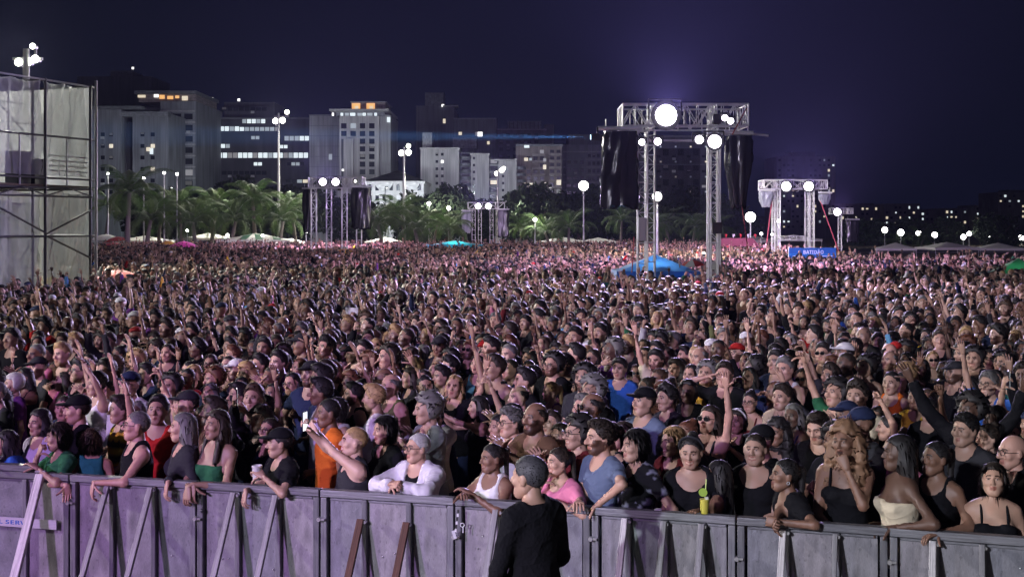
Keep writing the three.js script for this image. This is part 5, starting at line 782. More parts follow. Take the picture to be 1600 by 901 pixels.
// o: height, girth, lean (radians), female, arms: [left-of-person side -1, side 1], head: [yaw, pitch, roll], top: {...}, face, kind, cell sizes
function buildFigure(o) {
  const s = o.height / 1.745, girth = o.girth || 1, fem = o.female, lean = o.lean || 0, ca = Math.cos(lean), sa = Math.sin(lean), cell = o.cell;
  const U = V(0, ca, sa), Fw = V(0, -sa, ca), X = V(1, 0, 0), hip = V(0, 0.93, -Math.sin(lean) * 0.12);
  const T = (x, y, z) => hip.clone().addScaledVector(X, x).addScaledVector(U, y).addScaledVector(Fw, z);
  const w = fem ? 0.9 : 1, g = girth;
  const bones = [];
  const top = o.top || { kind: 'tee' };
  const sleeve = { tee: 0.62, tank: -1, strapless: -1, long: 2, straps: -1, jacket: 2, none: -1, offshoulder: -1 }[top.kind];
  const neckline = (x, y, z) => {                       // > 0 outside the garment, above its neckline
    const px = x - hip.x, py = y - hip.y, pz = z - hip.z, a = py * U.y + pz * U.z, f = py * Fw.y + pz * Fw.z, ax = Math.abs(px);
    if (top.kind === 'strapless') return a - 0.385;
    if (top.kind === 'straps') return Math.max(a - 0.405 - Math.abs(ax - 0.07) * -0.25, ax - 0.125 * w - Math.max(0, 0.4 - a) * 1.1);
    if (top.kind === 'none') return 1;
    if (top.kind === 'offshoulder') return Math.max(a - 0.415, -1);
    let r = a - 0.525 - (f < 0 ? 0.02 : 0) + (ax > 0.07 ? -0.05 : 0);
    const scoop = top.kind === 'tank' ? 0.088 : top.kind === 'jacket' ? 0.05 : top.deep ? 0.12 : 0.075;
    const sc = scoop - Math.sqrt(px * px * (top.vee ? 2 : 1) + (a - 0.53) * (a - 0.53) + Math.max(0, 0.05 - f) * Math.max(0, 0.05 - f) * 4);
    r = Math.max(r, sc);
    if (top.kind === 'tank') r = Math.max(r, ax - 0.125 * w - Math.max(0, 0.44 - a) * 1.1);
    if (top.kind === 'jacket' && f > 0) r = Math.max(r, 0.045 + (a - 0.3) * 0.08 - ax);
    return r;
  };
  const torso = (x, y, z) => Math.max(neckline(x, y, z), 0.86 - y);
  const bellyOut = (g - 1) * 0.09;
  bones.push([ellipsoid(T(0, 0.02, -0.01), V(0.168 * g * (fem ? 1.04 : 1), 0.125, 0.118 * g), X, U, Fw), 0.06, torso]);
  bones.push([ellipsoid(T(0, 0.17, bellyOut), V(0.14 * g * (fem ? 0.95 : 1.03), 0.15, 0.105 * g + bellyOut * 0.6), X, U, Fw), 0.07, torso]);
  bones.push([ellipsoid(T(0, 0.36, 0.0), V(0.158 * w * (0.5 + 0.5 * g), 0.165, 0.112 * (0.6 + 0.4 * g)), X, U, Fw), 0.06, torso]);
  bones.push([cone(T(-0.125 * w, 0.475, -0.012), T(0.125 * w, 0.475, -0.012), 0.06, 0.06), 0.05, torso]);
  bones.push([cone(T(-0.06, 0.51, -0.02), T(0.06, 0.51, -0.02), 0.05, 0.05), 0.05, torso]);
  if (fem) for (const q of [-1, 1]) bones.push([ellipsoid(T(q * 0.07, 0.345, 0.085), V(0.062 * g, 0.06 * g, 0.055 * g), X, U, Fw), 0.03, torso]);
  // head
  const [hy, hp, hr] = o.head || [0, 0, 0];
  const neckTop = T(0, 0.54, 0.0), headQ = new THREE.Quaternion().setFromEuler(new THREE.Euler(hp, hy, hr || 0, 'YXZ'));
  const hc = neckTop.clone().add(V(0, 0.13, 0).applyQuaternion(headQ)).add(V(0, 0.018, 0.02 + sa * 0.03));
  bones.push([cone(T(0, 0.49, -0.015), hc.clone().add(V(0, -0.06, -0.02).applyQuaternion(headQ)), (fem ? 0.05 : 0.06) * (0.7 + 0.3 * g), (fem ? 0.045 : 0.054) * (0.7 + 0.3 * g)), 0.03, (x, y, z) => neckline(x, y, z)]);
  // arms
  const hands = [];
  const grips = [];
  for (const q of [-1, 1]) {
    const spec = (o.arms && o.arms[q < 0 ? 0 : 1]) || 'down', A = typeof spec === 'string' ? ARM[spec] : { ...ARM[spec.base || 'rail'], ...spec };
    const S = T(q * 0.172 * w * (0.8 + 0.2 * g), 0.465, -0.012);
    const H = A.abs ? V(...A.abs) : S.clone().add(V(A.t[0] * q, A.t[1], A.t[2]));
    const pole = V(A.pole[0] * q, A.pole[1], A.pole[2]), l1 = 0.285, l2 = 0.255;
    const E = A.elbow ? V(...A.elbow) : elbow(S, H, l1, l2, pole);
    const armR = 0.85 + 0.3 * (g - 0.8);
    const ua = cone(S, E, 0.05 * armR * (fem ? 0.92 : 1.06), 0.038 * armR), fa = cone(E, H, 0.04 * armR, 0.0255 * (0.8 + 0.2 * g));
    const sl = sleeve;
    bones.push([ua, 0.045, sl === -1 ? (x, y, z) => Math.max(0.03, neckline(x, y, z)) : (x, y, z) => (ua.along(x, y, z) - sl) * ua.len]);
    bones.push([fa, 0.02, sl > 1 ? (x, y, z) => (fa.along(x, y, z) - 0.94) * fa.len : null]);
    const dir = (A.dir ? V(A.dir[0] * q, A.dir[1], A.dir[2]) : H.clone().sub(E)).normalize(), pl = V(A.palm[0] * q, A.palm[1], A.palm[2]); pl.addScaledVector(dir, -pl.dot(dir)).normalize();
    const M = new THREE.Matrix4().makeBasis(dir.clone().cross(pl), dir, pl).setPosition(H);
    hands.push([A.hand, q, M]); grips.push({ p: H.clone().addScaledVector(dir, 0.075).addScaledVector(pl, 0.03).multiplyScalar(s), dir, palm: pl });
  }
  // legs
  const legs = (x, y, z) => 1;
  for (const q of [-1, 1]) {
    const a = V(q * 0.09, 0.9, hip.z), b = V(q * 0.1, 0.5, 0.02), c = V(q * 0.1, 0.09, -0.02), f = V(q * 0.115, 0.045, 0.13);
    bones.push([cone(a, b, 0.088 * g, 0.06), 0.05, (x, y, z) => 0.86 - y], [cone(b, c, 0.058, 0.042), 0.03, legs], [cone(c.clone().setY(0.05), f, 0.045, 0.036), 0.03, legs]);
  }
  const lo = V(1e3, 1e3, 1e3), hi = V(-1e3, -1e3, -1e3);
  for (const [d] of bones) { lo.min(d.lo); hi.max(d.hi); }
  const pad = cell * 1.5 + 0.03, ys = [];
  for (let y = 0.0 - cell * 3; y < hi.y + pad; y += y < 0.82 ? cell * 3.5 : cell) ys.push(y);
  const F = new Field(steps(lo.x - pad, hi.x + pad, cell), ys, steps(lo.z - pad, hi.z + pad, cell));
  for (const [d, k, region] of bones) put(F, d, k, region);
  const list = [setColors(F.surface((i) => F.F[i]), (x, y, z) => { const m = vnoise(x * 22 + (o.seed || 0), y * 22, z * 22); return [1 + 0.04 * m, 1 - 0.03 * m, 1 - 0.04 * m]; })];
  const hm = new THREE.Matrix4().compose(hc, headQ, V(1, 1, 1).multiplyScalar(fem ? 0.97 : 1.02));
  list.push(headGeometry(o.kind || 0, o.headCell, o.face || 'calm').clone().applyMatrix4(hm));
  for (const [pose, q, M] of hands) list.push(handGeometry(pose, q, cell < 0.024 ? 1 : 0).clone().applyMatrix4(M));
  const body = joined(list); body.scale(s, s, s);
  const { xs, zs } = F, nx = xs.length, nz = zs.length, loose = top.loose ?? 0.014, seed = o.seed || 0;
  let shirt = null;
  if (top.kind !== 'none') {
    shirt = F.surface((i) => {
      const f = F.F[i]; if (f > 0.12) return f;
      const x = xs[i % nx], z = zs[Math.floor(i / nx) % nz], y = F.ys[Math.floor(i / (nx * nz))];
      const fold = loose * 0.55 * vnoise(x * 14 + seed, y * 7 + z * 5, z * 14 + seed * 2) + loose * 0.3 * vnoise(x * 30 + seed, y * 22, z * 30);
      return Math.max(f - loose - fold - (y < 1.15 ? (1.15 - y) * loose * 1.2 : 0), F.R[i]);
    });
    shirt.scale(s, s, s);
    { const p = shirt.attributes.position, uv = new Float32Array(p.count * 2); for (let i = 0; i < p.count; i++) { uv[i * 2] = (p.getX(i) + p.getZ(i) * 0.8) * 1.6 + seed * 0.37; uv[i * 2 + 1] = (p.getY(i) + p.getZ(i) * 0.25) * 1.6 + seed * 0.71; } shirt.setAttribute('uv', new THREE.BufferAttribute(uv, 2)); }
    if (top.dye) setColors(shirt, (x, y, z) => top.dye(x / s, y / s, z / s)); else setColors(shirt);
  }
  let trousers = null;
  if (o.trousers !== false) {
    trousers = F.surface((i) => {
      const f = F.F[i]; if (f > 0.12) return f; const y = F.ys[Math.floor(i / (nx * nz))];
      return Math.max(f - 0.011, y - 0.93, (o.shorts ? 0.45 : 0.09) - y, F.R[i] > 0.9 || F.R[i] < 0.2 ? -1 : -1, Math.abs(xs[i % nx]) - 0.24 * g);
    });
    trousers.scale(s, s, s); setColors(trousers);
  }
  const headM = new THREE.Matrix4().compose(hc.clone().multiplyScalar(s), headQ, V(1, 1, 1).multiplyScalar(s * (fem ? 0.97 : 1.02)));
  const straps = top.kind === 'straps' ? [-1, 1].map((q) => setColors(tube([[0.38, 0.125], [0.44, 0.1], [0.5, 0.06], [0.545, -0.012], [0.5, -0.085], [0.4, -0.118]].map(([u, f]) => T(q * 0.098 * w, u, f)), [0.009, 0.009, 0.009, 0.009, 0.009, 0.009], 5)).scale(s, s, s)) : [];
  return { straps, body, shirt, trousers, headM, headAt: hc.clone().multiplyScalar(s), grips, s };
}
// ---------------------------------------------------------------- people: wardrobe and assembly
const SKIN = { pale: [0.52, 0.33, 0.25], fair: [0.45, 0.27, 0.19], tan: [0.36, 0.22, 0.16], olive: [0.3, 0.18, 0.125], brown: [0.19, 0.1, 0.065], deep: [0.1, 0.053, 0.036], ruddy: [0.46, 0.26, 0.2] };
const HAIR = { black: [0.012, 0.01, 0.01], dark: [0.025, 0.017, 0.012], brown: [0.06, 0.035, 0.02], auburn: [0.11, 0.04, 0.02], blond: [0.34, 0.22, 0.1], grey: [0.13, 0.125, 0.12], white: [0.4, 0.39, 0.38], copper: [0.2, 0.11, 0.06], salt: [0.045, 0.045, 0.05] };
const DYE = { black: [0.007, 0.007, 0.009], charcoal: [0.028, 0.028, 0.033], navy: [0.018, 0.026, 0.065], grey: [0.16, 0.165, 0.18], 'pale grey': [0.4, 0.4, 0.42], white: [0.66, 0.65, 0.66], cream: [0.58, 0.5, 0.36], red: [0.38, 0.02, 0.018], maroon: [0.12, 0.016, 0.02], orange: [0.6, 0.14, 0.02], yellow: [0.62, 0.42, 0.04], green: [0.02, 0.1, 0.045], teal: [0.02, 0.13, 0.14], olive: [0.11, 0.12, 0.05], blue: [0.03, 0.1, 0.36], 'sky blue': [0.12, 0.3, 0.5], purple: [0.14, 0.04, 0.2], pink: [0.62, 0.2, 0.3], brown: [0.09, 0.05, 0.03], lilac: [0.42, 0.36, 0.5], 'off white': [0.6, 0.58, 0.63], 'slate blue': [0.1, 0.13, 0.2], beige: [0.4, 0.32, 0.22] };
const ridge = (x, y, z) => 1 - Math.abs(vnoise(x, y, z));
const creases = noiseTexture(512, (u, v) => { const wrap = (f) => { const a = f(u, v), b = f(u - 1, v), t = Math.max(0, (u - 0.9) * 10); return lerp(a, b, t); }, n = wrap((p, q) => 0.55 * ridge(p * 5 + q * 3.2, q * 4, 1) ** 3 + 0.3 * ridge(p * 9 - q * 6, q * 9 + p * 4, 4) ** 2 + 0.15 * vnoise(p * 40, q * 40, 2)); return [n, n, n]; }, false);
const matCache = new Map();
const mat = (kind, name) => { const k = kind + name; if (!matCache.has(k)) { const c = { skin: SKIN, hair: HAIR, dye: DYE }[kind][name]; matCache.set(k, kind === 'skin' ? std(c, 0.52, { vertexColors: true }) : kind === 'hair' ? std(c, 0.62, { vertexColors: true, side: THREE.DoubleSide }) : new THREE.MeshPhysicalMaterial({ color: new THREE.Color().setRGB(...c), roughness: 0.92, specularIntensity: 0.3, vertexColors: true, bumpMap: creases, bumpScale: 0.01 })); } return matCache.get(k); };
const lensM = new THREE.MeshPhysicalMaterial({ color: 0xffffff, transmission: 1, roughness: 0.03, thickness: 0 }), frameBlack = std([0.01, 0.01, 0.01], 0.3), screenM = glow(0.85, 0.92, 1, 1.1), phoneM = std([0.015, 0.015, 0.018], 0.25);
const glassesGeo = (() => { const l = []; for (const s of [-1, 1]) { l.push(new THREE.TorusGeometry(0.023, 0.0028, 5, 16).scale(1.12, 0.85, 1).translate(s * 0.032, 0.004, 0.101)); l.push(bar(V(s * 0.057, 0.008, 0.098), V(s * 0.084, 0.006, -0.005), 0.0026, 4)); } l.push(bar(V(-0.008, 0.008, 0.102), V(0.008, 0.008, 0.102), 0.0028, 4)); return merged(l); })();
const lensGeo = merged([-1, 1].map((s) => new THREE.CircleGeometry(0.022, 14).scale(1.12, 0.85, 1).translate(s * 0.032, 0.004, 0.1015)));
const shadesM = std([0.005, 0.005, 0.006], 0.12);
const stats = { people: 0, tris: 0 };
const LOD = [{ cell: 0.0235, headCell: 0.005, hairCell: 0.0115 }, { cell: 0.033, headCell: 0.0085, hairCell: 0.018 }, { cell: 0.043, headCell: 0.0125, hairCell: 0.025 }];
const stripes = (f, a, b) => (x, y) => (Math.sin(y * f) > 0 ? a : b);
function headCentre(o) { const lean = o.lean || 0, [hy, hp, hr] = o.head || [0, 0, 0], q = new THREE.Quaternion().setFromEuler(new THREE.Euler(hp, hy, hr || 0, 'YXZ')), s = o.height / 1.745; return V(0, 0.93 + 0.54 * Math.cos(lean) + 0.018, -Math.sin(lean) * 0.12 + 0.54 * Math.sin(lean) + 0.02 + Math.sin(lean) * 0.03).add(V(0, 0.13, 0).applyQuaternion(q)).multiplyScalar(s); }
// builds the person: o.figure (for buildFigure), o.pos, o.turn, o.skin, o.hair [style, colour], o.topColor, o.lod ...
function addPerson(o) {
  const l = LOD[o.lod], f = buildFigure({ ...o.figure, ...l, seed: o.seed }), t = thing('person', o.label, 'person', o.pos, o.turn, o.group);
  let n = 0; const add = (name, g, m, label) => { n += (g.index ? g.index.count : g.attributes.position.count) / 3; return mesh(name, g, m, t, label); };
  add('body', f.body, mat('skin', o.skin)); if (f.shirt) add(o.topName || 'shirt', f.shirt, mat('dye', o.topColor)); for (const g of f.straps) add('shoulder_strap', g, mat('dye', o.topColor)); if (f.trousers) add('trousers', f.trousers, mat('dye', o.legColor || 'navy'));
  if (o.inner) { const g = buildFigure({ ...o.figure, ...l, seed: o.seed, top: { kind: 'tee', loose: 0.01 }, trousers: false }); add('undershirt', g.shirt, mat('dye', o.inner)); }
  const onHead = (name, g, m) => { const h = add(name, g, m); h.applyMatrix4(f.headM); return h; };
  for (const [style, color] of o.hair || []) onHead(style === 'cap' ? 'cap' : 'hair', hairGeometry(style, l.hairCell * (style === 'curly' || style.startsWith('long') || style === 'afro' ? 1.5 : 1)), style === 'cap' ? mat('dye', color) : mat('hair', color));
  if (o.band) onHead('hair_band', new THREE.TorusGeometry(0.094, 0.011, 6, 28, Math.PI * 1.15).rotateZ(-0.075 * Math.PI).rotateX(0.45).scale(0.98, 1.03, 1).translate(0, 0.04, -0.01), mat('dye', o.band).clone());
  if (o.glasses) { const g = onHead('glasses', glassesGeo, frameBlack), q = new THREE.Mesh(lensGeo, o.glasses === 'dark' ? shadesM : lensM); q.name = 'lenses'; g.add(q); }
  if (o.earring) onHead('earring', new THREE.TorusGeometry(0.011, 0.0025, 6, 12).rotateY(Math.PI / 2).translate(o.earring * 0.083, -0.045, -0.002), alu);
  t.updateMatrixWorld(true); stats.people++; stats.tris += n;
  const world = (g) => ({ p: g.p.clone().applyMatrix4(t.matrixWorld), dir: g.dir.clone().transformDirection(t.matrixWorld), palm: g.palm.clone().transformDirection(t.matrixWorld) });
  return { t, grips: f.grips.map(world) };
}
function phone(label, grip, lit = true) {               // upright in the hand, screen towards the holder
  const t = thing('phone', label, 'phone', grip.p.clone().addScaledVector(grip.dir, 0.02), 0, 'phones held up in the crowd'), up = V(0, 1, 0), out = grip.palm.clone().setY(0).normalize();
  t.quaternion.setFromRotationMatrix(new THREE.Matrix4().makeBasis(up.clone().cross(out).normalize(), up, out)); mesh('phone_case', new RoundedBoxGeometry(0.074, 0.152, 0.009, 2, 0.004), phoneM, t); mesh('phone_screen', new THREE.BoxGeometry(0.067, 0.142, 0.001).translate(0, 0, 0.0052), lit ? screenM : phoneM, t); mesh('camera_bump', box(0.022, 0.03, 0.002, 0.02, 0.052, -0.0055), phoneM, t); return t;
}
const STAGE = V(-17, 0, 4), facing = (p) => Math.atan2(STAGE.x - p.x, STAGE.z - p.z);
const placed = [];                                      // ground points taken, with the head's pixel
// one person from the photograph: head centre at (px, py), `off` metres behind the barrier, turn in degrees (0 faces the camera, -90 faces left)
function hero(px, py, off, turnDeg, o) {
  const nat = (o.f.female ? 1.5 : 1.6) + 0.05 * Math.sin(px * 1.7), d = off < 0.45 ? fenceDepth(px) + off : Math.max(fenceDepth(px) + 0.5, (EYE - nat) * FOCAL / (py - HORIZON)), yh = EYE - (py - HORIZON) / FOCAL * d, X = (px - 800) / FOCAL * d, turn = turnDeg * Math.PI / 180, fig = { kind: 0, face: 'calm', head: [0, 0, 0], ...o.f };
  fig.height = 1.745; fig.lean = o.lean ?? 0; let h = headCentre(fig).y; fig.height = 1.745 * yh / h;
  const least = o.least || 1.53; if (fig.height < least) { fig.height = least; while (headCentre(fig).y > yh && fig.lean < 1.2) fig.lean += 0.01; }
  const hc = headCentre(fig), s = fig.height / 1.745, R = (v) => v.clone().applyAxisAngle(V(0, 1, 0), turn), off3 = R(hc), pos = V(X - off3.x, 0, -d - off3.z);
  fig.arms = (o.arms || ['down', 'down']).map((a) => {
    if (!Array.isArray(a)) return a;                   // ['at', px, height, metres in front of the barrier, extra] : hand at a place along the barrier; ['px', px, py, depth offset]
    const w = a[0] === 'at' ? fenceAt(a[1], a[2]).add(V(0, 0, a[3])) : at(a[1], a[2], d + a[3]), q = w.sub(pos).applyAxisAngle(V(0, 1, 0), -turn).divideScalar(s); return { base: 'rail', ...(a[4] || {}), abs: [q.x, q.y, q.z] };
  });
  placed.push({ x: pos.x, z: pos.z, px, py, d }, { x: X, z: -d, px, py, d });
  return addPerson({ lod: d < 11.3 ? 0 : d < 14 ? 1 : 2, skin: 'tan', topColor: 'black', seed: px * 0.37, ...o, figure: fig, pos, turn });
}
// ---------------------------------------------------------------- the front rows, left to right
const clasp = { hand: 'fist', palm: [-1, -0.2, 0], pole: [1, -0.2, -0.5] }, drape = { hand: 'relax', palm: [0, -0.4, -1], dir: [0, -1, 0.25] }, flat = { hand: 'relax', palm: [0, -1, 0] };
const FRONT = 'people along the barrier', SECOND = 'people behind the front row';
hero(8, 692, 0.3, -70, { label: 'person in blue t-shirt at the left end of the barrier', group: FRONT, f: { female: true, top: { kind: 'tee' }, face: 'calm', head: [-0.1, 0, 0] }, hair: [['longfront', 'black']], topColor: 'blue', skin: 'olive', arms: [['at', -30, 1.24, 0.02, flat], 'down'] });
hero(90, 682, 0.26, -50, { label: 'person in green t-shirt with one hand at the mouth, leaning on barrier', group: FRONT, f: { kind: 3, girth: 1.08, top: { kind: 'tee' }, head: [-0.35, 0.05, 0] }, hair: [['bob', 'dark']], topColor: 'green', skin: 'tan', arms: ['chin', ['at', 60, 1.23, 0.02, flat]] });
hero(142, 690, 0.38, -165, { label: 'person in teal strap top turned away, bare arm over the barrier', group: FRONT, f: { female: true, top: { kind: 'tank' }, head: [0.2, 0.15, 0] }, hair: [['bob', 'brown']], topColor: 'teal', skin: 'ruddy', arms: ['down', ['at', 108, 1.12, 0.06, drape]], least: 1.4 });
hero(212, 665, 0.3, -60, { label: 'person in black tank top with right arm stretched high, forearm over barrier', group: FRONT, f: { kind: 1, girth: 1.2, top: { kind: 'tank' }, face: 'smile', head: [-0.15, -0.1, 0] }, hair: [['buzz', 'grey']], glasses: true, topColor: 'black', skin: 'ruddy', arms: [['px', 196, 598, -0.05, { hand: 'open', palm: [0, 0, 1], pole: [0.6, -0.2, -0.6] }], ['at', 152, 1.16, 0.09, drape]] });
hero(187, 640, 0.85, -55, { label: 'person in yellow and black jersey behind the black tank top', group: SECOND, f: { top: { kind: 'tee', dye: stripes(46, [1, 1, 1], [0.06, 0.07, 0.4]) }, face: 'smile' }, hair: [['short', 'dark']], topColor: 'yellow', skin: 'tan', arms: ['belly', 'belly'] });
hero(284, 668, 0.28, -62, { label: 'person in charcoal long sleeves with a hand hooked on the barrier', group: FRONT, f: { female: true, top: { kind: 'long' }, head: [-0.2, -0.05, 0] }, hair: [['long', 'grey']], topColor: 'charcoal', skin: 'fair', arms: [['at', 266, 1.19, 0.08, drape], 'down'] });
hero(337, 664, 0.26, -28, { label: 'person in green strapless top with both hands over the barrier', group: FRONT, f: { female: true, kind: 2, top: { kind: 'strapless' }, head: [-0.25, -0.08, 0] }, hair: [['longfront', 'dark']], topColor: 'green', skin: 'olive', arms: [['at', 299, 1.17, 0.1, drape], ['at', 305, 1.19, 0.08, drape]] });
hero(372, 618, 0.9, -48, { label: 'person in black t-shirt standing behind the green strapless top', group: SECOND, f: { kind: 4, top: { kind: 'tee' }, head: [-0.15, -0.05, 0] }, hair: [['short', 'black']], topColor: 'black', skin: 'tan' });
{ const p = hero(436, 692, 0.24, -55, { label: 'person in black cap and black t-shirt holding a cup on the barrier', group: FRONT, f: { kind: 0, girth: 1.05, top: { kind: 'tee', loose: 0.022 }, head: [-0.3, 0, 0] }, hair: [['cap', 'black'], ['buzz', 'black']], topColor: 'black', skin: 'tan', arms: [['at', 388, 1.17, 0.1, drape], ['at', 412, 1.27, 0.02, { hand: 'grip', palm: [-1, 0, 0.2], dir: [-0.7, 0.5, 0.4] }]] });
  const c = thing('cup', 'silver cup held on the barrier by the person in black cap', 'cup', p.grips[1].p.clone().add(V(0, -0.05, 0))); mesh('cup_body', new THREE.CylinderGeometry(0.04, 0.032, 0.11, 18, 1, true).translate(0, 0.055, 0), std([0.75, 0.75, 0.76], 0.3, { metalness: 0.5, side: THREE.DoubleSide }), c); mesh('cup_base', new THREE.CylinderGeometry(0.032, 0.032, 0.004, 18).translate(0, 0.003, 0), alu, c); mesh('rim', new THREE.TorusGeometry(0.04, 0.003, 6, 20).rotateX(Math.PI / 2).translate(0, 0.11, 0), alu, c); }
{ const p = hero(552, 690, 0.3, -72, { label: 'heavy person in grey tank top holding a phone out with both arms', group: FRONT, f: { kind: 3, girth: 1.35, top: { kind: 'tank' }, face: 'smile', head: [-0.05, -0.12, 0] }, hair: [['buzz', 'blond']], topColor: 'charcoal', skin: 'pale', arms: [['px', 478, 668, -0.1, { hand: 'grip', palm: [-0.3, 0, -1], pole: [0.6, -0.8, 0] }], ['px', 484, 664, 0.08, { hand: 'grip', palm: [-0.3, 0, -1], pole: [0.6, -0.8, 0] }]] }); phone('dark phone held out over the barrier by the grey tank top', p.grips[0]); }
hero(652, 700, 0.32, -30, { label: 'person in open white hoodie with hands clasped on the barrier', group: FRONT, f: { kind: 4, girth: 1.1, top: { kind: 'jacket', loose: 0.026 }, head: [-0.45, -0.05, 0] }, hair: [['buzz', 'white']], glasses: true, inner: 'black', topColor: 'off white', topName: 'hoodie', skin: 'fair', arms: [['at', 612, 1.26, -0.01, clasp], ['at', 619, 1.26, -0.03, clasp]] });
hero(768, 716, 0.22, -42, { label: 'person in white tank top with folded arms on the barrier', group: FRONT, f: { female: true, kind: 5, girth: 1.15, top: { kind: 'tank' }, face: 'smile', head: [-0.3, 0, 0] }, hair: [['pony', 'black']], topColor: 'white', skin: 'brown', arms: [['at', 722, 1.22, 0.06, flat], ['at', 738, 1.23, 0.03, flat]] });
hero(797, 660, 0.85, -58, { label: 'person in pale grey shirt with glasses behind the white tank top', group: SECOND, f: { kind: 1, girth: 1.15, top: { kind: 'tee', loose: 0.02 }, head: [0, 0, 0] }, hair: [['short', 'grey']], glasses: true, topColor: 'pale grey', skin: 'fair' });
hero(872, 722, 0.24, -45, { label: 'person in pink blouse resting chin on a hand, right of black suit', group: FRONT, f: { female: true, kind: 2, top: { kind: 'tee' }, face: 'smile', head: [-0.3, 0, 0.1] }, hair: [['pony', 'dark']], topColor: 'pink', skin: 'fair', arms: ['chin', ['at', 868, 1.22, 0.03, flat]] });
hero(937, 684, 0.28, -60, { label: 'bearded person in slate blue t-shirt, forearm on the barrier', group: FRONT, f: { kind: 4, top: { kind: 'tee' }, face: 'calm+', head: [-0.15, 0, 0] }, hair: [['short', 'dark']], topColor: 'slate blue', skin: 'fair', arms: [['at', 905, 1.23, 0.03, flat], ['at', 935, 1.22, 0.02, { ...flat, pole: [1, 0, 0.4] }]] });
hero(992, 696, 0.3, -60, { label: 'person in black patterned shirt, hand on hip at the barrier', group: FRONT, f: { kind: 5, female: true, girth: 1.1, top: { kind: 'tee', loose: 0.022, dye: (x, y, z) => (vnoise(x * 26, y * 26, z * 26) > 0.32 ? [22, 22, 24] : [1, 1, 1]) }, head: [-0.1, 0, 0] }, hair: [['bob', 'black']], topColor: 'black', skin: 'tan', arms: ['down', 'hip'] });
hero(1051, 690, 0.85, -50, { label: 'person in maroon shirt behind the black patterned shirt', group: SECOND, f: { female: true, kind: 0, top: { kind: 'tee' }, face: 'smile', head: [-0.2, 0, 0] }, hair: [['bob', 'blond']], topColor: 'maroon', skin: 'pale' });
hero(1080, 706, 0.32, -12, { label: 'person in black scoop neck top smiling down, left of the drink', group: FRONT, f: { female: true, kind: 5, top: { kind: 'tee', deep: true }, face: 'smile', head: [-0.1, 0.12, 0] }, hair: [['bun', 'black']], band: 'charcoal', topColor: 'black', skin: 'tan', arms: ['down', 'down'] });
hero(1122, 742, 0.4, -120, { label: 'person in black top turned away with bare arm beside the yellow drink', group: FRONT, f: { female: true, kind: 0, top: { kind: 'tank' }, head: [0, 0, 0] }, hair: [['long', 'black']], topColor: 'black', skin: 'brown', arms: [['at', 1085, 1.2, -0.02, flat], 'down'], least: 1.4 });
hero(1180, 702, 0.5, -25, { label: 'person in black low cut top behind the turned away long hair', group: SECOND, f: { female: true, kind: 3, girth: 1.3, top: { kind: 'tee', deep: true }, face: 'smile', head: [0, -0.06, 0] }, hair: [['pony', 'dark']], topColor: 'black', skin: 'tan', arms: ['belly', 'belly'] });
hero(1215, 676, 0.85, -35, { label: 'person in brown top laughing, behind the clasped hands', group: SECOND, f: { female: true, kind: 5, girth: 1.1, top: { kind: 'tee', deep: true }, face: 'smile', head: [-0.15, 0, 0] }, hair: [['curly', 'black']], topColor: 'black', skin: 'brown' });
hero(1226, 742, 0.24, -80, { label: 'person in black t-shirt with earring, hands clasped over the barrier', group: FRONT, f: { kind: 5, top: { kind: 'tee', loose: 0.02 }, head: [0, -0.1, 0] }, hair: [['pony', 'black']], earring: 1, topColor: 'black', skin: 'brown', arms: [['at', 1208, 1.2, 0.09, clasp], ['at', 1214, 1.2, 0.1, clasp]], least: 1.6 });
hero(1278, 668, 0.95, -30, { label: 'person in black shirt looking down, behind the curly blond hair', group: SECOND, f: { kind: 1, girth: 1.1, top: { kind: 'tee' }, head: [-0.2, 0.35, 0] }, hair: [['short', 'dark']], topColor: 'black', skin: 'fair' });
hero(1320, 690, 0.4, -22, { label: 'person in black low cut dress with a fist under the chin', group: FRONT, f: { female: true, kind: 2, top: { kind: 'straps', deep: true }, face: 'open', head: [-0.3, -0.05, 0.05] }, hair: [['curly', 'copper']], topColor: 'black', skin: 'brown', arms: ['belly', 'chin'] });
hero(1404, 708, 0.24, -85, { label: 'person in white strapless top seen from the side at the barrier', group: FRONT, f: { female: true, kind: 5, top: { kind: 'strapless' }, head: [-0.1, -0.05, 0] }, hair: [['long', 'black']], topColor: 'cream', skin: 'deep', arms: ['down', ['at', 1400, 1.2, 0.0, flat]] });
hero(1462, 716, 0.4, -45, { label: 'person in black sleeveless top between white strapless and bare shoulders', group: FRONT, f: { female: true, kind: 5, girth: 1.1, top: { kind: 'tank' }, head: [-0.4, -0.08, 0] }, hair: [['pony', 'black']], topColor: 'black', skin: 'brown', arms: ['down', ['at', 1470, 1.18, -0.02, flat]] });
hero(1553, 750, 0.26, -14, { label: 'person in black strap dress with bare shoulders, chin raised, rightmost front', group: FRONT, f: { female: true, kind: 0, girth: 1.15, top: { kind: 'straps' }, head: [-0.15, -0.22, 0] }, hair: [['bob', 'dark']], topColor: 'black', skin: 'fair', arms: ['down', 'down'] });
hero(1582, 706, 0.62, -75, { label: 'bald person with glasses in black shirt at the right edge', group: SECOND, f: { kind: 4, girth: 1.05, top: { kind: 'tee' }, head: [0, 0, 0] }, hair: [], glasses: true, topColor: 'black', skin: 'ruddy' });
hero(1543, 684, 0.9, -68, { label: 'person in black t-shirt with a bun behind the bald head', group: SECOND, f: { female: true, kind: 2, top: { kind: 'tee' }, head: [0, 0, 0] }, hair: [['bun', 'dark']], topColor: 'black', skin: 'pale' });
hero(1508, 672, 0.95, -40, { label: 'person in charcoal shirt behind the black sleeveless top', group: SECOND, f: { kind: 3, girth: 1.25, top: { kind: 'tee' }, head: [-0.3, 0, 0] }, hair: [['short', 'black']], topColor: 'charcoal', skin: 'tan' });
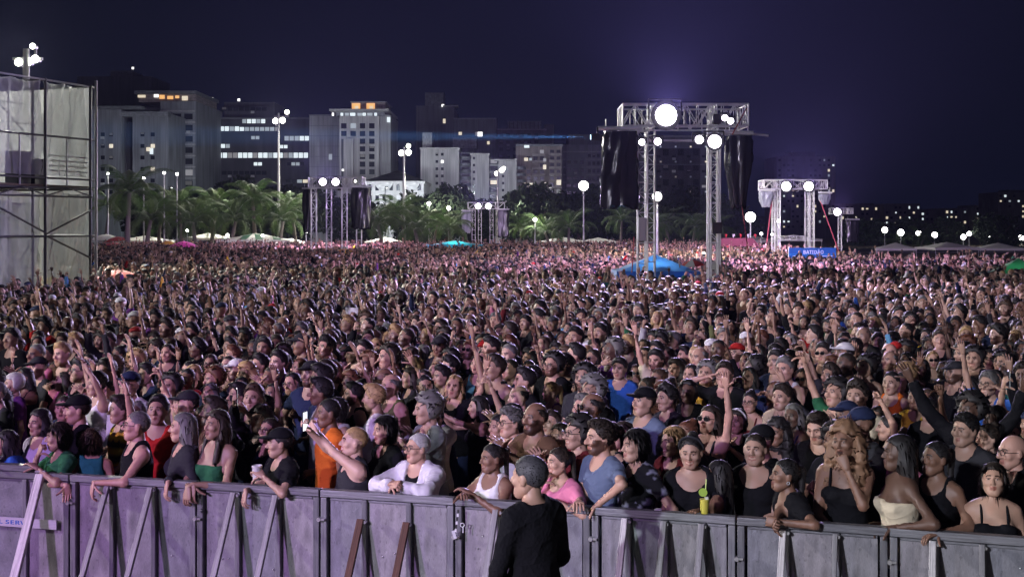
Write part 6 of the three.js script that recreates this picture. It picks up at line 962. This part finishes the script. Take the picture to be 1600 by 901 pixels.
hero(1452, 640, 1.3, -30, { label: 'broad person in black t-shirt two rows behind the white strapless top', group: SECOND, f: { female: true, kind: 3, girth: 1.3, top: { kind: 'tee' }, head: [-0.1, -0.1, 0] }, hair: [['pony', 'black']], topColor: 'black', skin: 'tan' });
hero(1388, 668, 1.0, -100, { label: 'person with one bare arm raised straight up above white strapless top', group: SECOND, f: { female: true, kind: 0, top: { kind: 'tank' } }, hair: [['bun', 'black']], topColor: 'black', skin: 'fair', arms: ['down', ['px', 1378, 628, -0.05, { hand: 'fist', palm: [0, 0, 1] }]] });
hero(1152, 658, 1.25, -30, { label: 'person in black top with white hair band clapping hands', group: SECOND, f: { female: true, kind: 0, girth: 1.15, top: { kind: 'tee' }, face: 'smile', head: [-0.1, 0, 0] }, hair: [['bob', 'dark']], band: 'white', topColor: 'black', skin: 'fair', arms: ['clap', 'clap'] });
hero(1006, 628, 1.5, -45, { label: 'person in slate t-shirt and black cap behind the beard', group: SECOND, f: { kind: 1, girth: 1.1, top: { kind: 'tee' }, head: [-0.2, -0.12, 0] }, hair: [['cap', 'black'], ['buzz', 'dark']], topColor: 'slate blue', skin: 'tan' });
hero(968, 576, 2.3, -25, { label: 'person in blue t-shirt with one arm raised high and open hand', group: SECOND, f: { kind: 0, top: { kind: 'tee' } }, hair: [['short', 'black']], topColor: 'blue', skin: 'tan', arms: [['px', 942, 568, -0.1, { hand: 'open', palm: [0, 0, 1] }], 'down'] });
hero(1042, 622, 1.55, -60, { label: 'person in charcoal t-shirt looking left beside the black cap', group: SECOND, f: { kind: 4, top: { kind: 'tee' }, face: 'smile' }, hair: [['tall', 'black']], topColor: 'charcoal', skin: 'tan' });
hero(860, 612, 1.9, -62, { label: 'person in purple top with pulled back blond hair', group: SECOND, f: { female: true, kind: 2, top: { kind: 'tank' }, face: 'smile' }, hair: [['pony', 'blond']], topColor: 'purple', skin: 'pale' });
{ const p = hero(746, 636, 1.35, -80, { label: 'person in black top with both arms out holding a lit phone', group: SECOND, f: { female: true, kind: 2, top: { kind: 'tank' } }, hair: [['long', 'black']], topColor: 'black', skin: 'tan', arms: ['phone', ['px', 678, 640, 0, { hand: 'grip', palm: [-0.3, 0, -1], pole: [0.5, -0.9, 0] }]] }); phone('lit phone held left by the long haired person in black top', p.grips[1]); }
hero(610, 603, 1.9, -50, { label: 'bearded person in olive tank top in the third row', group: SECOND, f: { kind: 1, girth: 1.2, top: { kind: 'tank' }, face: 'calm+', head: [-0.2, 0, 0] }, hair: [['receding', 'grey']], topColor: 'olive', skin: 'ruddy' });
hero(640, 590, 2.4, -65, { label: 'person in charcoal shirt right of the olive tank top', group: SECOND, f: { female: true, kind: 0, top: { kind: 'tee' } }, hair: [['long', 'dark']], topColor: 'charcoal', skin: 'tan' });
hero(600, 672, 0.9, -55, { label: 'person with dark bob in black top behind the white hoodie', group: SECOND, f: { female: true, kind: 2, top: { kind: 'tee' } }, hair: [['bob', 'black']], topColor: 'black', skin: 'fair' });
hero(512, 645, 1.1, -65, { label: 'person in orange t-shirt behind the grey tank top', group: SECOND, f: { kind: 5, top: { kind: 'tee' } }, hair: [['buzz', 'black']], topColor: 'orange', skin: 'brown' });
hero(500, 612, 1.7, -75, { label: 'person in grey tank top in profile behind the orange t-shirt', group: SECOND, f: { kind: 4, top: { kind: 'tank' } }, hair: [['short', 'black']], topColor: 'lilac', skin: 'brown' });
hero(690, 588, 2.1, -55, { label: 'person in black tank top looking left above the lit phone', group: SECOND, f: { kind: 0, top: { kind: 'tank' } }, hair: [['short', 'black']], topColor: 'black', skin: 'tan' });
hero(1393, 598, 2.1, -40, { label: 'person in orange tank top right of centre, third row', group: SECOND, f: { kind: 5, top: { kind: 'tank' } }, hair: [['buzz', 'black']], topColor: 'orange', skin: 'tan', arms: ['belly', 'down'] });
hero(1432, 622, 1.6, -35, { label: 'person in yellow patterned shirt right of the orange tank top', group: SECOND, f: { female: true, kind: 5, top: { kind: 'tee', dye: (x, y, z) => (vnoise(x * 18, y * 18, z * 18) > 0.1 ? [0.25, 0.2, 0.2] : [1, 1, 1]) }, face: 'smile' }, hair: [['pony', 'black']], topColor: 'yellow', skin: 'brown', arms: ['chest', 'chest'] });
hero(1545, 600, 2.3, -50, { label: 'person in blue shirt with glasses and both arms up, right edge', group: SECOND, f: { kind: 1, girth: 1.15, top: { kind: 'tee' }, face: 'smile' }, hair: [['short', 'grey']], glasses: true, topColor: 'blue', skin: 'tan', arms: ['up', 'head'] });
hero(1493, 582, 2.6, -70, { label: 'burly bearded person in black sleeveless shirt and cap', group: SECOND, f: { kind: 1, girth: 1.2, top: { kind: 'tank' }, face: 'calm+' }, hair: [['cap', 'charcoal']], topColor: 'black', skin: 'tan' });
hero(1458, 562, 2.9, -10, { label: 'person with long blond hair and dark glasses in grey top', group: SECOND, f: { female: true, kind: 2, top: { kind: 'tank' } }, hair: [['longfront', 'blond']], glasses: 'dark', topColor: 'grey', skin: 'fair' });
hero(1400, 548, 3.2, -20, { label: 'person in maroon t-shirt and red cap, right side', group: SECOND, f: { kind: 1, girth: 1.15, top: { kind: 'tee' } }, hair: [['cap', 'red']], topColor: 'maroon', skin: 'tan' });
hero(1338, 558, 3.0, -30, { label: 'bearded person in black t-shirt beside the maroon one, pale arm up', group: SECOND, f: { kind: 1, top: { kind: 'tee' }, face: 'calm+' }, hair: [['short', 'dark']], topColor: 'black', skin: 'tan', arms: ['up', 'down'] });
hero(1565, 530, 3.6, -30, { label: 'bearded person in sky blue t-shirt at the right', group: SECOND, f: { kind: 4, girth: 1.15, top: { kind: 'tee' }, face: 'calm+' }, hair: [['short', 'dark']], topColor: 'sky blue', skin: 'tan' });
hero(1132, 585, 2.2, -25, { label: 'person in black t-shirt with glasses, a hand at the head', group: SECOND, f: { kind: 3, girth: 1.2, top: { kind: 'tee' }, head: [0.1, 0, 0] }, hair: [['short', 'dark']], glasses: true, topColor: 'black', skin: 'ruddy', arms: ['head', 'down'] });
hero(1258, 570, 2.6, -55, { label: 'person in purple top with long hair, looking left, right of centre', group: SECOND, f: { female: true, kind: 0, top: { kind: 'tee' } }, hair: [['long', 'dark']], topColor: 'purple', skin: 'fair' });
hero(1222, 620, 1.6, -45, { label: 'person in beige shirt above the laughing curly head', group: SECOND, f: { kind: 1, top: { kind: 'tee' } }, hair: [['short', 'dark']], topColor: 'beige', skin: 'tan' });
hero(40, 522, 3.7, -60, { label: 'person in red t-shirt at the left, dark curly hair', group: SECOND, f: { kind: 5, girth: 1.1, top: { kind: 'tee' } }, hair: [['afro', 'black']], topColor: 'red', skin: 'brown' });
hero(62, 578, 2.4, -70, { label: 'person in pink t-shirt in profile at the left', group: SECOND, f: { kind: 5, female: true, top: { kind: 'tee' } }, hair: [['bob', 'black']], topColor: 'pink', skin: 'brown' });
hero(120, 640, 1.2, -65, { label: 'person in black cap behind the teal strap top', group: SECOND, f: { kind: 0, top: { kind: 'tee' } }, hair: [['cap', 'black'], ['buzz', 'dark']], topColor: 'black', skin: 'fair' });
hero(60, 660, 0.95, -30, { label: 'person in lilac top behind the green t-shirt', group: SECOND, f: { female: true, kind: 2, top: { kind: 'tee' } }, hair: [['long', 'black']], topColor: 'lilac', skin: 'tan' });
hero(20, 600, 2.0, -60, { label: 'person in white head scarf and purple shirt at the left edge', group: SECOND, f: { kind: 0, female: true, top: { kind: 'tee' } }, hair: [['hood', 'white']], topColor: 'purple', skin: 'tan' });
hero(150, 600, 2.0, -50, { label: 'person in white tank top with both arms stretched high, left', group: SECOND, f: { kind: 0, top: { kind: 'tank' } }, hair: [['short', 'black']], topColor: 'white', skin: 'tan', arms: ['up', 'upin'] });
hero(172, 612, 1.8, -50, { label: 'person in charcoal tank top with both arms stretched high, left', group: SECOND, f: { kind: 1, female: true, top: { kind: 'tank' } }, hair: [['bun', 'dark']], topColor: 'charcoal', skin: 'ruddy', arms: ['upin', 'up'] });
hero(228, 585, 2.5, -45, { label: 'person in navy t-shirt with both arms up behind the waving tank top', group: SECOND, f: { kind: 0, top: { kind: 'tee' } }, hair: [['short', 'black']], topColor: 'navy', skin: 'tan', arms: ['up', 'upout'] });
{ // the guard in front of the barrier, back to the camera
  const d = 7.75, X = (826 - 800) / FOCAL * d, fig = { kind: 1, girth: 0.98, height: 1.83, top: { kind: 'long', loose: 0.016 }, arms: [{ base: 'belly', t: [-0.06, -0.4, 0.2] }, { base: 'belly', t: [-0.06, -0.4, 0.2] }], head: [0.35, 0.02, 0], face: 'calm', lean: 0.03 };
  const turn = -140 * Math.PI / 180, hc = headCentre(fig); fig.height *= (EYE - (745 - HORIZON) / FOCAL * d) / hc.y; const o3 = headCentre(fig).applyAxisAngle(V(0, 1, 0), turn);
  addPerson({ label: 'guard in black suit standing before the barrier, back turned', lod: 0, figure: fig, pos: V(X - o3.x, 0, -d - o3.z), turn, skin: 'fair', hair: [['crop', 'salt']], topColor: 'black', topName: 'suit_jacket', legColor: 'black', seed: 3 });
}
{ // things on the barrier
  const p = fenceAt(1101, RAIL + 0.001), c = thing('plastic_cup', 'yellow drink in a clear plastic cup standing on the barrier', 'cup', p); mesh('drink', new THREE.CylinderGeometry(0.034, 0.026, 0.1, 16).translate(0, 0.052, 0), std([0.55, 0.5, 0.08], 0.3), c); mesh('cup_body', new THREE.CylinderGeometry(0.038, 0.029, 0.13, 18, 1, true).translate(0, 0.066, 0), new THREE.MeshPhysicalMaterial({ transmission: 1, roughness: 0.05, thickness: 0 }), c); mesh('straw', bar(V(0, 0.05, 0), V(0.012, 0.24, 0.005), 0.004, 6), std([0.7, 0.85, 0.3], 0.4), c); mesh('lime_slice', new THREE.CylinderGeometry(0.03, 0.03, 0.005, 14).rotateX(1.2).translate(-0.012, 0.15, 0.012), std([0.3, 0.45, 0.06], 0.5), c); mesh('ice_cube', new RoundedBoxGeometry(0.025, 0.022, 0.024, 1, 0.004).translate(0.014, 0.108, 0.008), std([0.7, 0.72, 0.6], 0.2), c);
  const q = fenceAt(719, 1.12).add(V(-0.01, 0, 0.1)), k = thing('lanyard', 'striped white lanyard and keys dangling from folded hands over the barrier', 'lanyard', q); for (let i = 0; i < 6; i++) mesh('strap_link', box(0.014, 0.022, 0.004, -0.004 * i, -0.028 * i, 0.002 * (i % 2)), i % 2 ? std([0.7, 0.7, 0.7], 0.6) : std([0.02, 0.02, 0.02], 0.6), k); mesh('key', merged([new THREE.TorusGeometry(0.014, 0.004, 5, 12).translate(0.03, -0.1, 0), box(0.008, 0.045, 0.003, 0.034, -0.135, 0)]), alu, k); mesh('card', box(0.022, 0.06, 0.004, -0.03, -0.17, 0, 0.3), std([0.6, 0.6, 0.62], 0.5), k);
  const n = fenceAt(1028, RAIL + 0.006), m = thing('paper_napkin', 'small white paper lying on the rail left of the drink', 'paper', n); mesh('paper_fold', box(0.05, 0.006, 0.03), std(0.75, 0.9), m); mesh('paper_fold', box(0.04, 0.004, 0.026, 0.003, 0.006, 0, 0.06), std(0.75, 0.9), m);
}
// ---------------------------------------------------------------- the rows behind, person by person, then the far crowd
const STYLES_M = ['short', 'short', 'buzz', 'tall', 'short', 'cap', 'receding', 'afro'], STYLES_F = ['long', 'long', 'longfront', 'bob', 'pony', 'bun', 'curly', 'long'];
const skins = ['tan', 'tan', 'olive', 'fair', 'brown', 'brown', 'ruddy', 'deep', 'fair', 'pale'], hairs = ['black', 'black', 'dark', 'dark', 'black', 'dark', 'brown', 'black', 'black', 'auburn', 'dark', 'black', 'dark', 'black', 'black', 'grey', 'blond'];
const dyes = ['black', 'black', 'black', 'charcoal', 'black', 'navy', 'charcoal', 'black', 'white', 'pale grey', 'brown', 'black', 'black', 'black', 'charcoal', 'charcoal', 'navy', 'grey', 'white', 'white', 'black', 'maroon', 'olive', 'slate blue', 'pale grey', 'beige', 'teal', 'blue', 'green', 'purple', 'brown', 'pink', 'red', 'cream', 'sky blue', 'black', 'yellow'];
const POSES = [[['down', 'down'], ''], [['down', 'down'], ''], [['belly', 'belly'], ''], [['belly', 'down'], ''], [['chest', 'belly'], ''], [['down', 'belly'], ''], [['hip', 'down'], ''], [['clap', 'clap'], ' clapping'], [['up', 'down'], ' with one arm raised'], [['down', 'up'], ' with one arm raised'], [['upout', 'upout'], ' with both arms raised'], [['phonehigh', 'down'], ' holding up a phone'], [['head', 'belly'], ' touching the head'], [['fistup', 'down'], ' with a raised fist'], [['wave', 'down'], ' waving'], [['phone', 'phone'], ' filming with a phone']];
const posePick = (p) => (rnd() < p ? POSES[8 + Math.floor(rnd() * 8)] : POSES[Math.floor(rnd() * 8)]);
const MARKS = [[8, 'the blue t-shirt'], [90, 'the green t-shirt'], [142, 'the teal strap top'], [212, 'the raised arm tank top'], [284, 'the charcoal sleeves'], [337, 'the green strapless top'], [436, 'the black cap'], [552, 'the grey tank top'], [652, 'the white hoodie'], [768, 'the white tank top'], [829, 'the suited guard'], [872, 'the pink blouse'], [937, 'the slate blue beard'], [992, 'the black patterned shirt'], [1080, 'the scoop neck top'], [1122, 'the yellow drink'], [1226, 'the clasped black t-shirt'], [1320, 'the fist under chin'], [1404, 'the white strapless top'], [1462, 'the black sleeveless top'], [1553, 'the bare shoulders']];
const ORD = ['first', 'second', 'third', 'fourth', 'fifth', 'sixth', 'seventh', 'eighth', 'ninth', 'tenth', 'eleventh', 'twelfth', 'thirteenth', 'fourteenth', 'fifteenth', 'sixteenth', 'seventeenth', 'eighteenth', 'nineteenth', 'twentieth', 'twenty-first', 'twenty-second', 'twenty-third', 'twenty-fourth', 'twenty-fifth', 'twenty-sixth'];
const chestPrint = (s, c) => { const k = 0.35 / Math.max(...c); return (x, y, z) => (z > 0.04 && Math.abs(x) < 0.1 && y > 1.16 && y < 1.36 && vnoise(x * 34 + s, y * 34, s) > -0.1 ? [k, k, k] : [1, 1, 1]); };
const labels = new Set(), dyePick = () => (rnd() < 0.5 ? pick(['black', 'black', 'charcoal', 'navy', 'black']) : pick(dyes));
const pixelOf = (x, y, z) => [800 + x / -z * FOCAL, HORIZON + (EYE - y) / -z * FOCAL];
reseed(20240);
const spots = [];
const blocked = (x, z) => { // the scaffold's footprint and the mast feet
  const ux = -0.3466, uz = 0.938, dx = x + 13.03, dz = z + 39.5, a = dx * ux + dz * uz, b = dx * -uz + dz * ux; if (a > -0.6 && a < 9 && b > -0.7 && b < 5.2) return true;
  for (const [px, d] of [[1004, 38], [1025, 39.6], [1114, 38], [1131, 39.6]]) if (Math.hypot(x - (px - 800) / FOCAL * 38, z + d) < 0.4) return true;
  return false;
};
const backOf = (px) => (px < 1150 ? 116 : lerp(116, 66, clamp((px - 1150) / 230, 0, 1)));
for (let r = 0, off = 0.62; off < 120; r++) {
  const far = off > 9, step = far ? (off > 45 ? 0.64 : off > 24 ? 0.56 : 0.5) : 0.46, gap = far ? (off > 45 ? 0.64 : off > 24 ? 0.55 : 0.48) : 0.43;
  for (let px = -140, k = 0; px < 1740; k++) {
    const q = fenceAt(clamp(px, -200, 1800)), d = -q.z + off, x = (px - 800) / FOCAL * d; px += step / d * FOCAL;
    const X = x + rr(-0.15, 0.15), Z = -d + rr(-0.14, 0.14); if (blocked(X, Z) || (off > 5 && vnoise(X * 0.45, 3, Z * 0.45) < -0.5 && rnd() < 0.7)) continue;
    if (-Z > backOf(px) + rr(-5, 3)) continue;
    if (placed.some((p) => Math.abs(p.x - X) < 0.33 && Math.abs(p.z - Z) < 0.33)) continue;
    spots.push([X, Z, r]);
  }
  off += gap;
}
spots.sort((a, b) => b[1] - a[1]);
let named = stats.people; const rest = [];
for (const [x, z, r] of spots) {
  const female = rnd() < 0.5, height = female ? rr(1.54, 1.7) : rr(1.64, 1.86), [px, py] = pixelOf(x, height * 0.927, z), inFrame = px > -12 && px < 1612;
  const hidesHero = placed.some((p) => p.d > -z + 0.2 && Math.abs(p.px - px) < 19 && py - p.py < 46 && py - p.py > -30);
  if (hidesHero && -z < 14) continue;
  if (named >= 300 || !inFrame) { rest.push([x, z]); continue; }
  const pose = posePick(px < 420 && -z < 17 ? 0.3 : 0.15), top = pick(female ? ['tank', 'tee', 'tee', 'tee', 'straps', 'tee', 'long', 'long'] : ['tee', 'tee', 'tee', 'tee', 'tank', 'long']), color = dyePick(), style = pick(female ? STYLES_F : STYLES_M);
  const row = ORD[Math.min(ORD.length - 1, Math.max(1, Math.round((-z - fenceDepth(px) - 0.1) / 0.43)))], mark = [...MARKS].sort((a, b) => Math.abs(a[0] - px) - Math.abs(b[0] - px))[0][1];
  const base = `person in ${color} ${{ tee: 't-shirt', tank: 'tank top', straps: 'strap top', strapless: 'strapless top', long: 'long sleeves' }[top]}${pose[1]}, ${row} row behind ${mark}`;
  let label = base; if (base.split(' ').length > 13) label = base.replace('person in ', 'wearer of ').replace(' with ', ', ').replace('the ', ''); for (const extra of [' slightly right', ' slightly left', ' lower one', ' upper one', ' outer one', ' inner one']) { if (!labels.has(label)) break; label = base + extra; } labels.add(label);
  const turn = facing(V(x, 0, z)) + rr(-0.35, 0.35) + (rnd() < 0.1 ? rr(-0.8, 0.8) : 0);
  const p = addPerson({ lod: -z < 12 ? 1 : 2, label, group: 'people standing in the crowd', pos: V(x, 0, z), turn, skin: pick(skins), hair: style === 'cap' ? [['cap', pick(['black', 'charcoal', 'white', 'red', 'navy'])], ['buzz', 'black']] : [[style, rnd() < 0.08 && !female ? 'grey' : pick(hairs)]], glasses: rnd() < 0.13 ? (rnd() < 0.3 ? 'dark' : true) : false, topColor: color, seed: rnd() * 50, figure: { height, female, girth: rr(0.92, 1.2), kind: Math.floor(rnd() * 6), face: pick(female ? ['calm', 'calm', 'smile', 'open'] : ['calm', 'calm+', 'smile', 'calm', 'calm+']), head: [rr(-0.3, 0.3), rr(-0.14, 0.06), rr(-0.08, 0.08)], top: { kind: top, loose: rr(0.012, 0.022), dye: top === 'tee' && rnd() < 0.25 ? chestPrint(rnd() * 40, DYE[color]) : undefined }, arms: pose[0] } });
  if (pose[1].includes('phone')) phone(`phone held by the ${label.replace(/^(person in|wearer of) /, '').split(',')[0].replace(/ (holding up|filming with).*/, '')}, ${row} row behind ${mark}${label.replace(base, '')}`.replace(/wearer of.*/, ''), p.grips[0], rnd() < 0.7);
  placed.push({ x, z, px, py, d: -z }); named++;
}
console.log('people', stats.people, 'triangles', Math.round(stats.tris), 'in the far crowd', rest.length);

{ // the far crowd: a few dozen figures set out again and again
  const crowd = new THREE.Group(); crowd.name = 'crowd'; crowd.userData = { kind: 'stuff', label: 'dense far crowd filling the beach up to the tents', category: 'crowd' }; scene.add(crowd);
  reseed(777); const protos = [], PROTO = 26;
  for (let i = 0; i < PROTO; i++) {
    const female = i % 2 === 0, pose = i % 13 < 8 ? POSES[i % 8] : POSES[8 + (i * 3) % 8], style = female ? STYLES_F[(i >> 1) % 8] : STYLES_M[(i >> 1) % 8];
    const f = buildFigure({ height: female ? 1.63 : 1.75, female, girth: rr(0.95, 1.2), kind: i % 6, face: pick(['calm', 'smile', 'open', 'calm+', 'calm']), head: [rr(-0.3, 0.3), rr(-0.15, 0.05), 0], top: { kind: female ? pick(['tank', 'tee', 'tee', 'long']) : pick(['tee', 'tee', 'tee', 'long']), loose: 0.02 }, arms: pose[0], cell: 0.045, headCell: 0.014, trousers: false, seed: i * 3 });
    const hg = hairGeometry(style, style === 'curly' || style.startsWith('long') ? 0.033 : 0.024).clone().applyMatrix4(f.headM); protos.push({ body: f.body, shirt: f.shirt, hair: hg, style, list: [] });
  }
  for (const s of rest) protos[Math.floor(rnd() * PROTO)].list.push(s);
  const white = (rough) => new THREE.MeshStandardMaterial({ color: 0xffffff, roughness: rough, vertexColors: true }), skinW = white(0.45), clothW = new THREE.MeshPhysicalMaterial({ color: 0xffffff, roughness: 0.9, specularIntensity: 0.3, vertexColors: true }), hairW = white(0.65), M = new THREE.Matrix4(), Q = new THREE.Quaternion(), c = new THREE.Color();
  for (const p of protos) {
    const n = p.list.length; if (!n) continue; const make = (name, g, m) => { const o = new THREE.InstancedMesh(g, m, n); o.name = name; o.userData.kind = 'stuff'; o.castShadow = o.receiveShadow = true; crowd.add(o); return o; }, b = make('crowd_bodies', p.body, skinW), s = make('crowd_shirts', p.shirt, clothW), h = make('crowd_hair', p.hair, hairW);
    p.list.forEach(([x, z], i) => {
      M.compose(V(x, 0, z), Q.setFromAxisAngle(V(0, 1, 0), facing(V(x, 0, z)) + rr(-0.6, 0.6)), V(1, 1, 1).multiplyScalar(rr(0.93, 1.07))); for (const o of [b, s, h]) o.setMatrixAt(i, M);
      const k = rr(0.85, 1.1); c.setRGB(...SKIN[pick(skins)]).multiplyScalar(k * 0.8); b.setColorAt(i, c); c.setRGB(...DYE[dyePick()]).multiplyScalar(k); s.setColorAt(i, c); c.setRGB(...(p.style === 'cap' ? DYE[pick(['black', 'white', 'red', 'navy', 'charcoal'])] : HAIR[pick(hairs)])); h.setColorAt(i, c);
    });
  }
}
renderer.render(scene, camera);
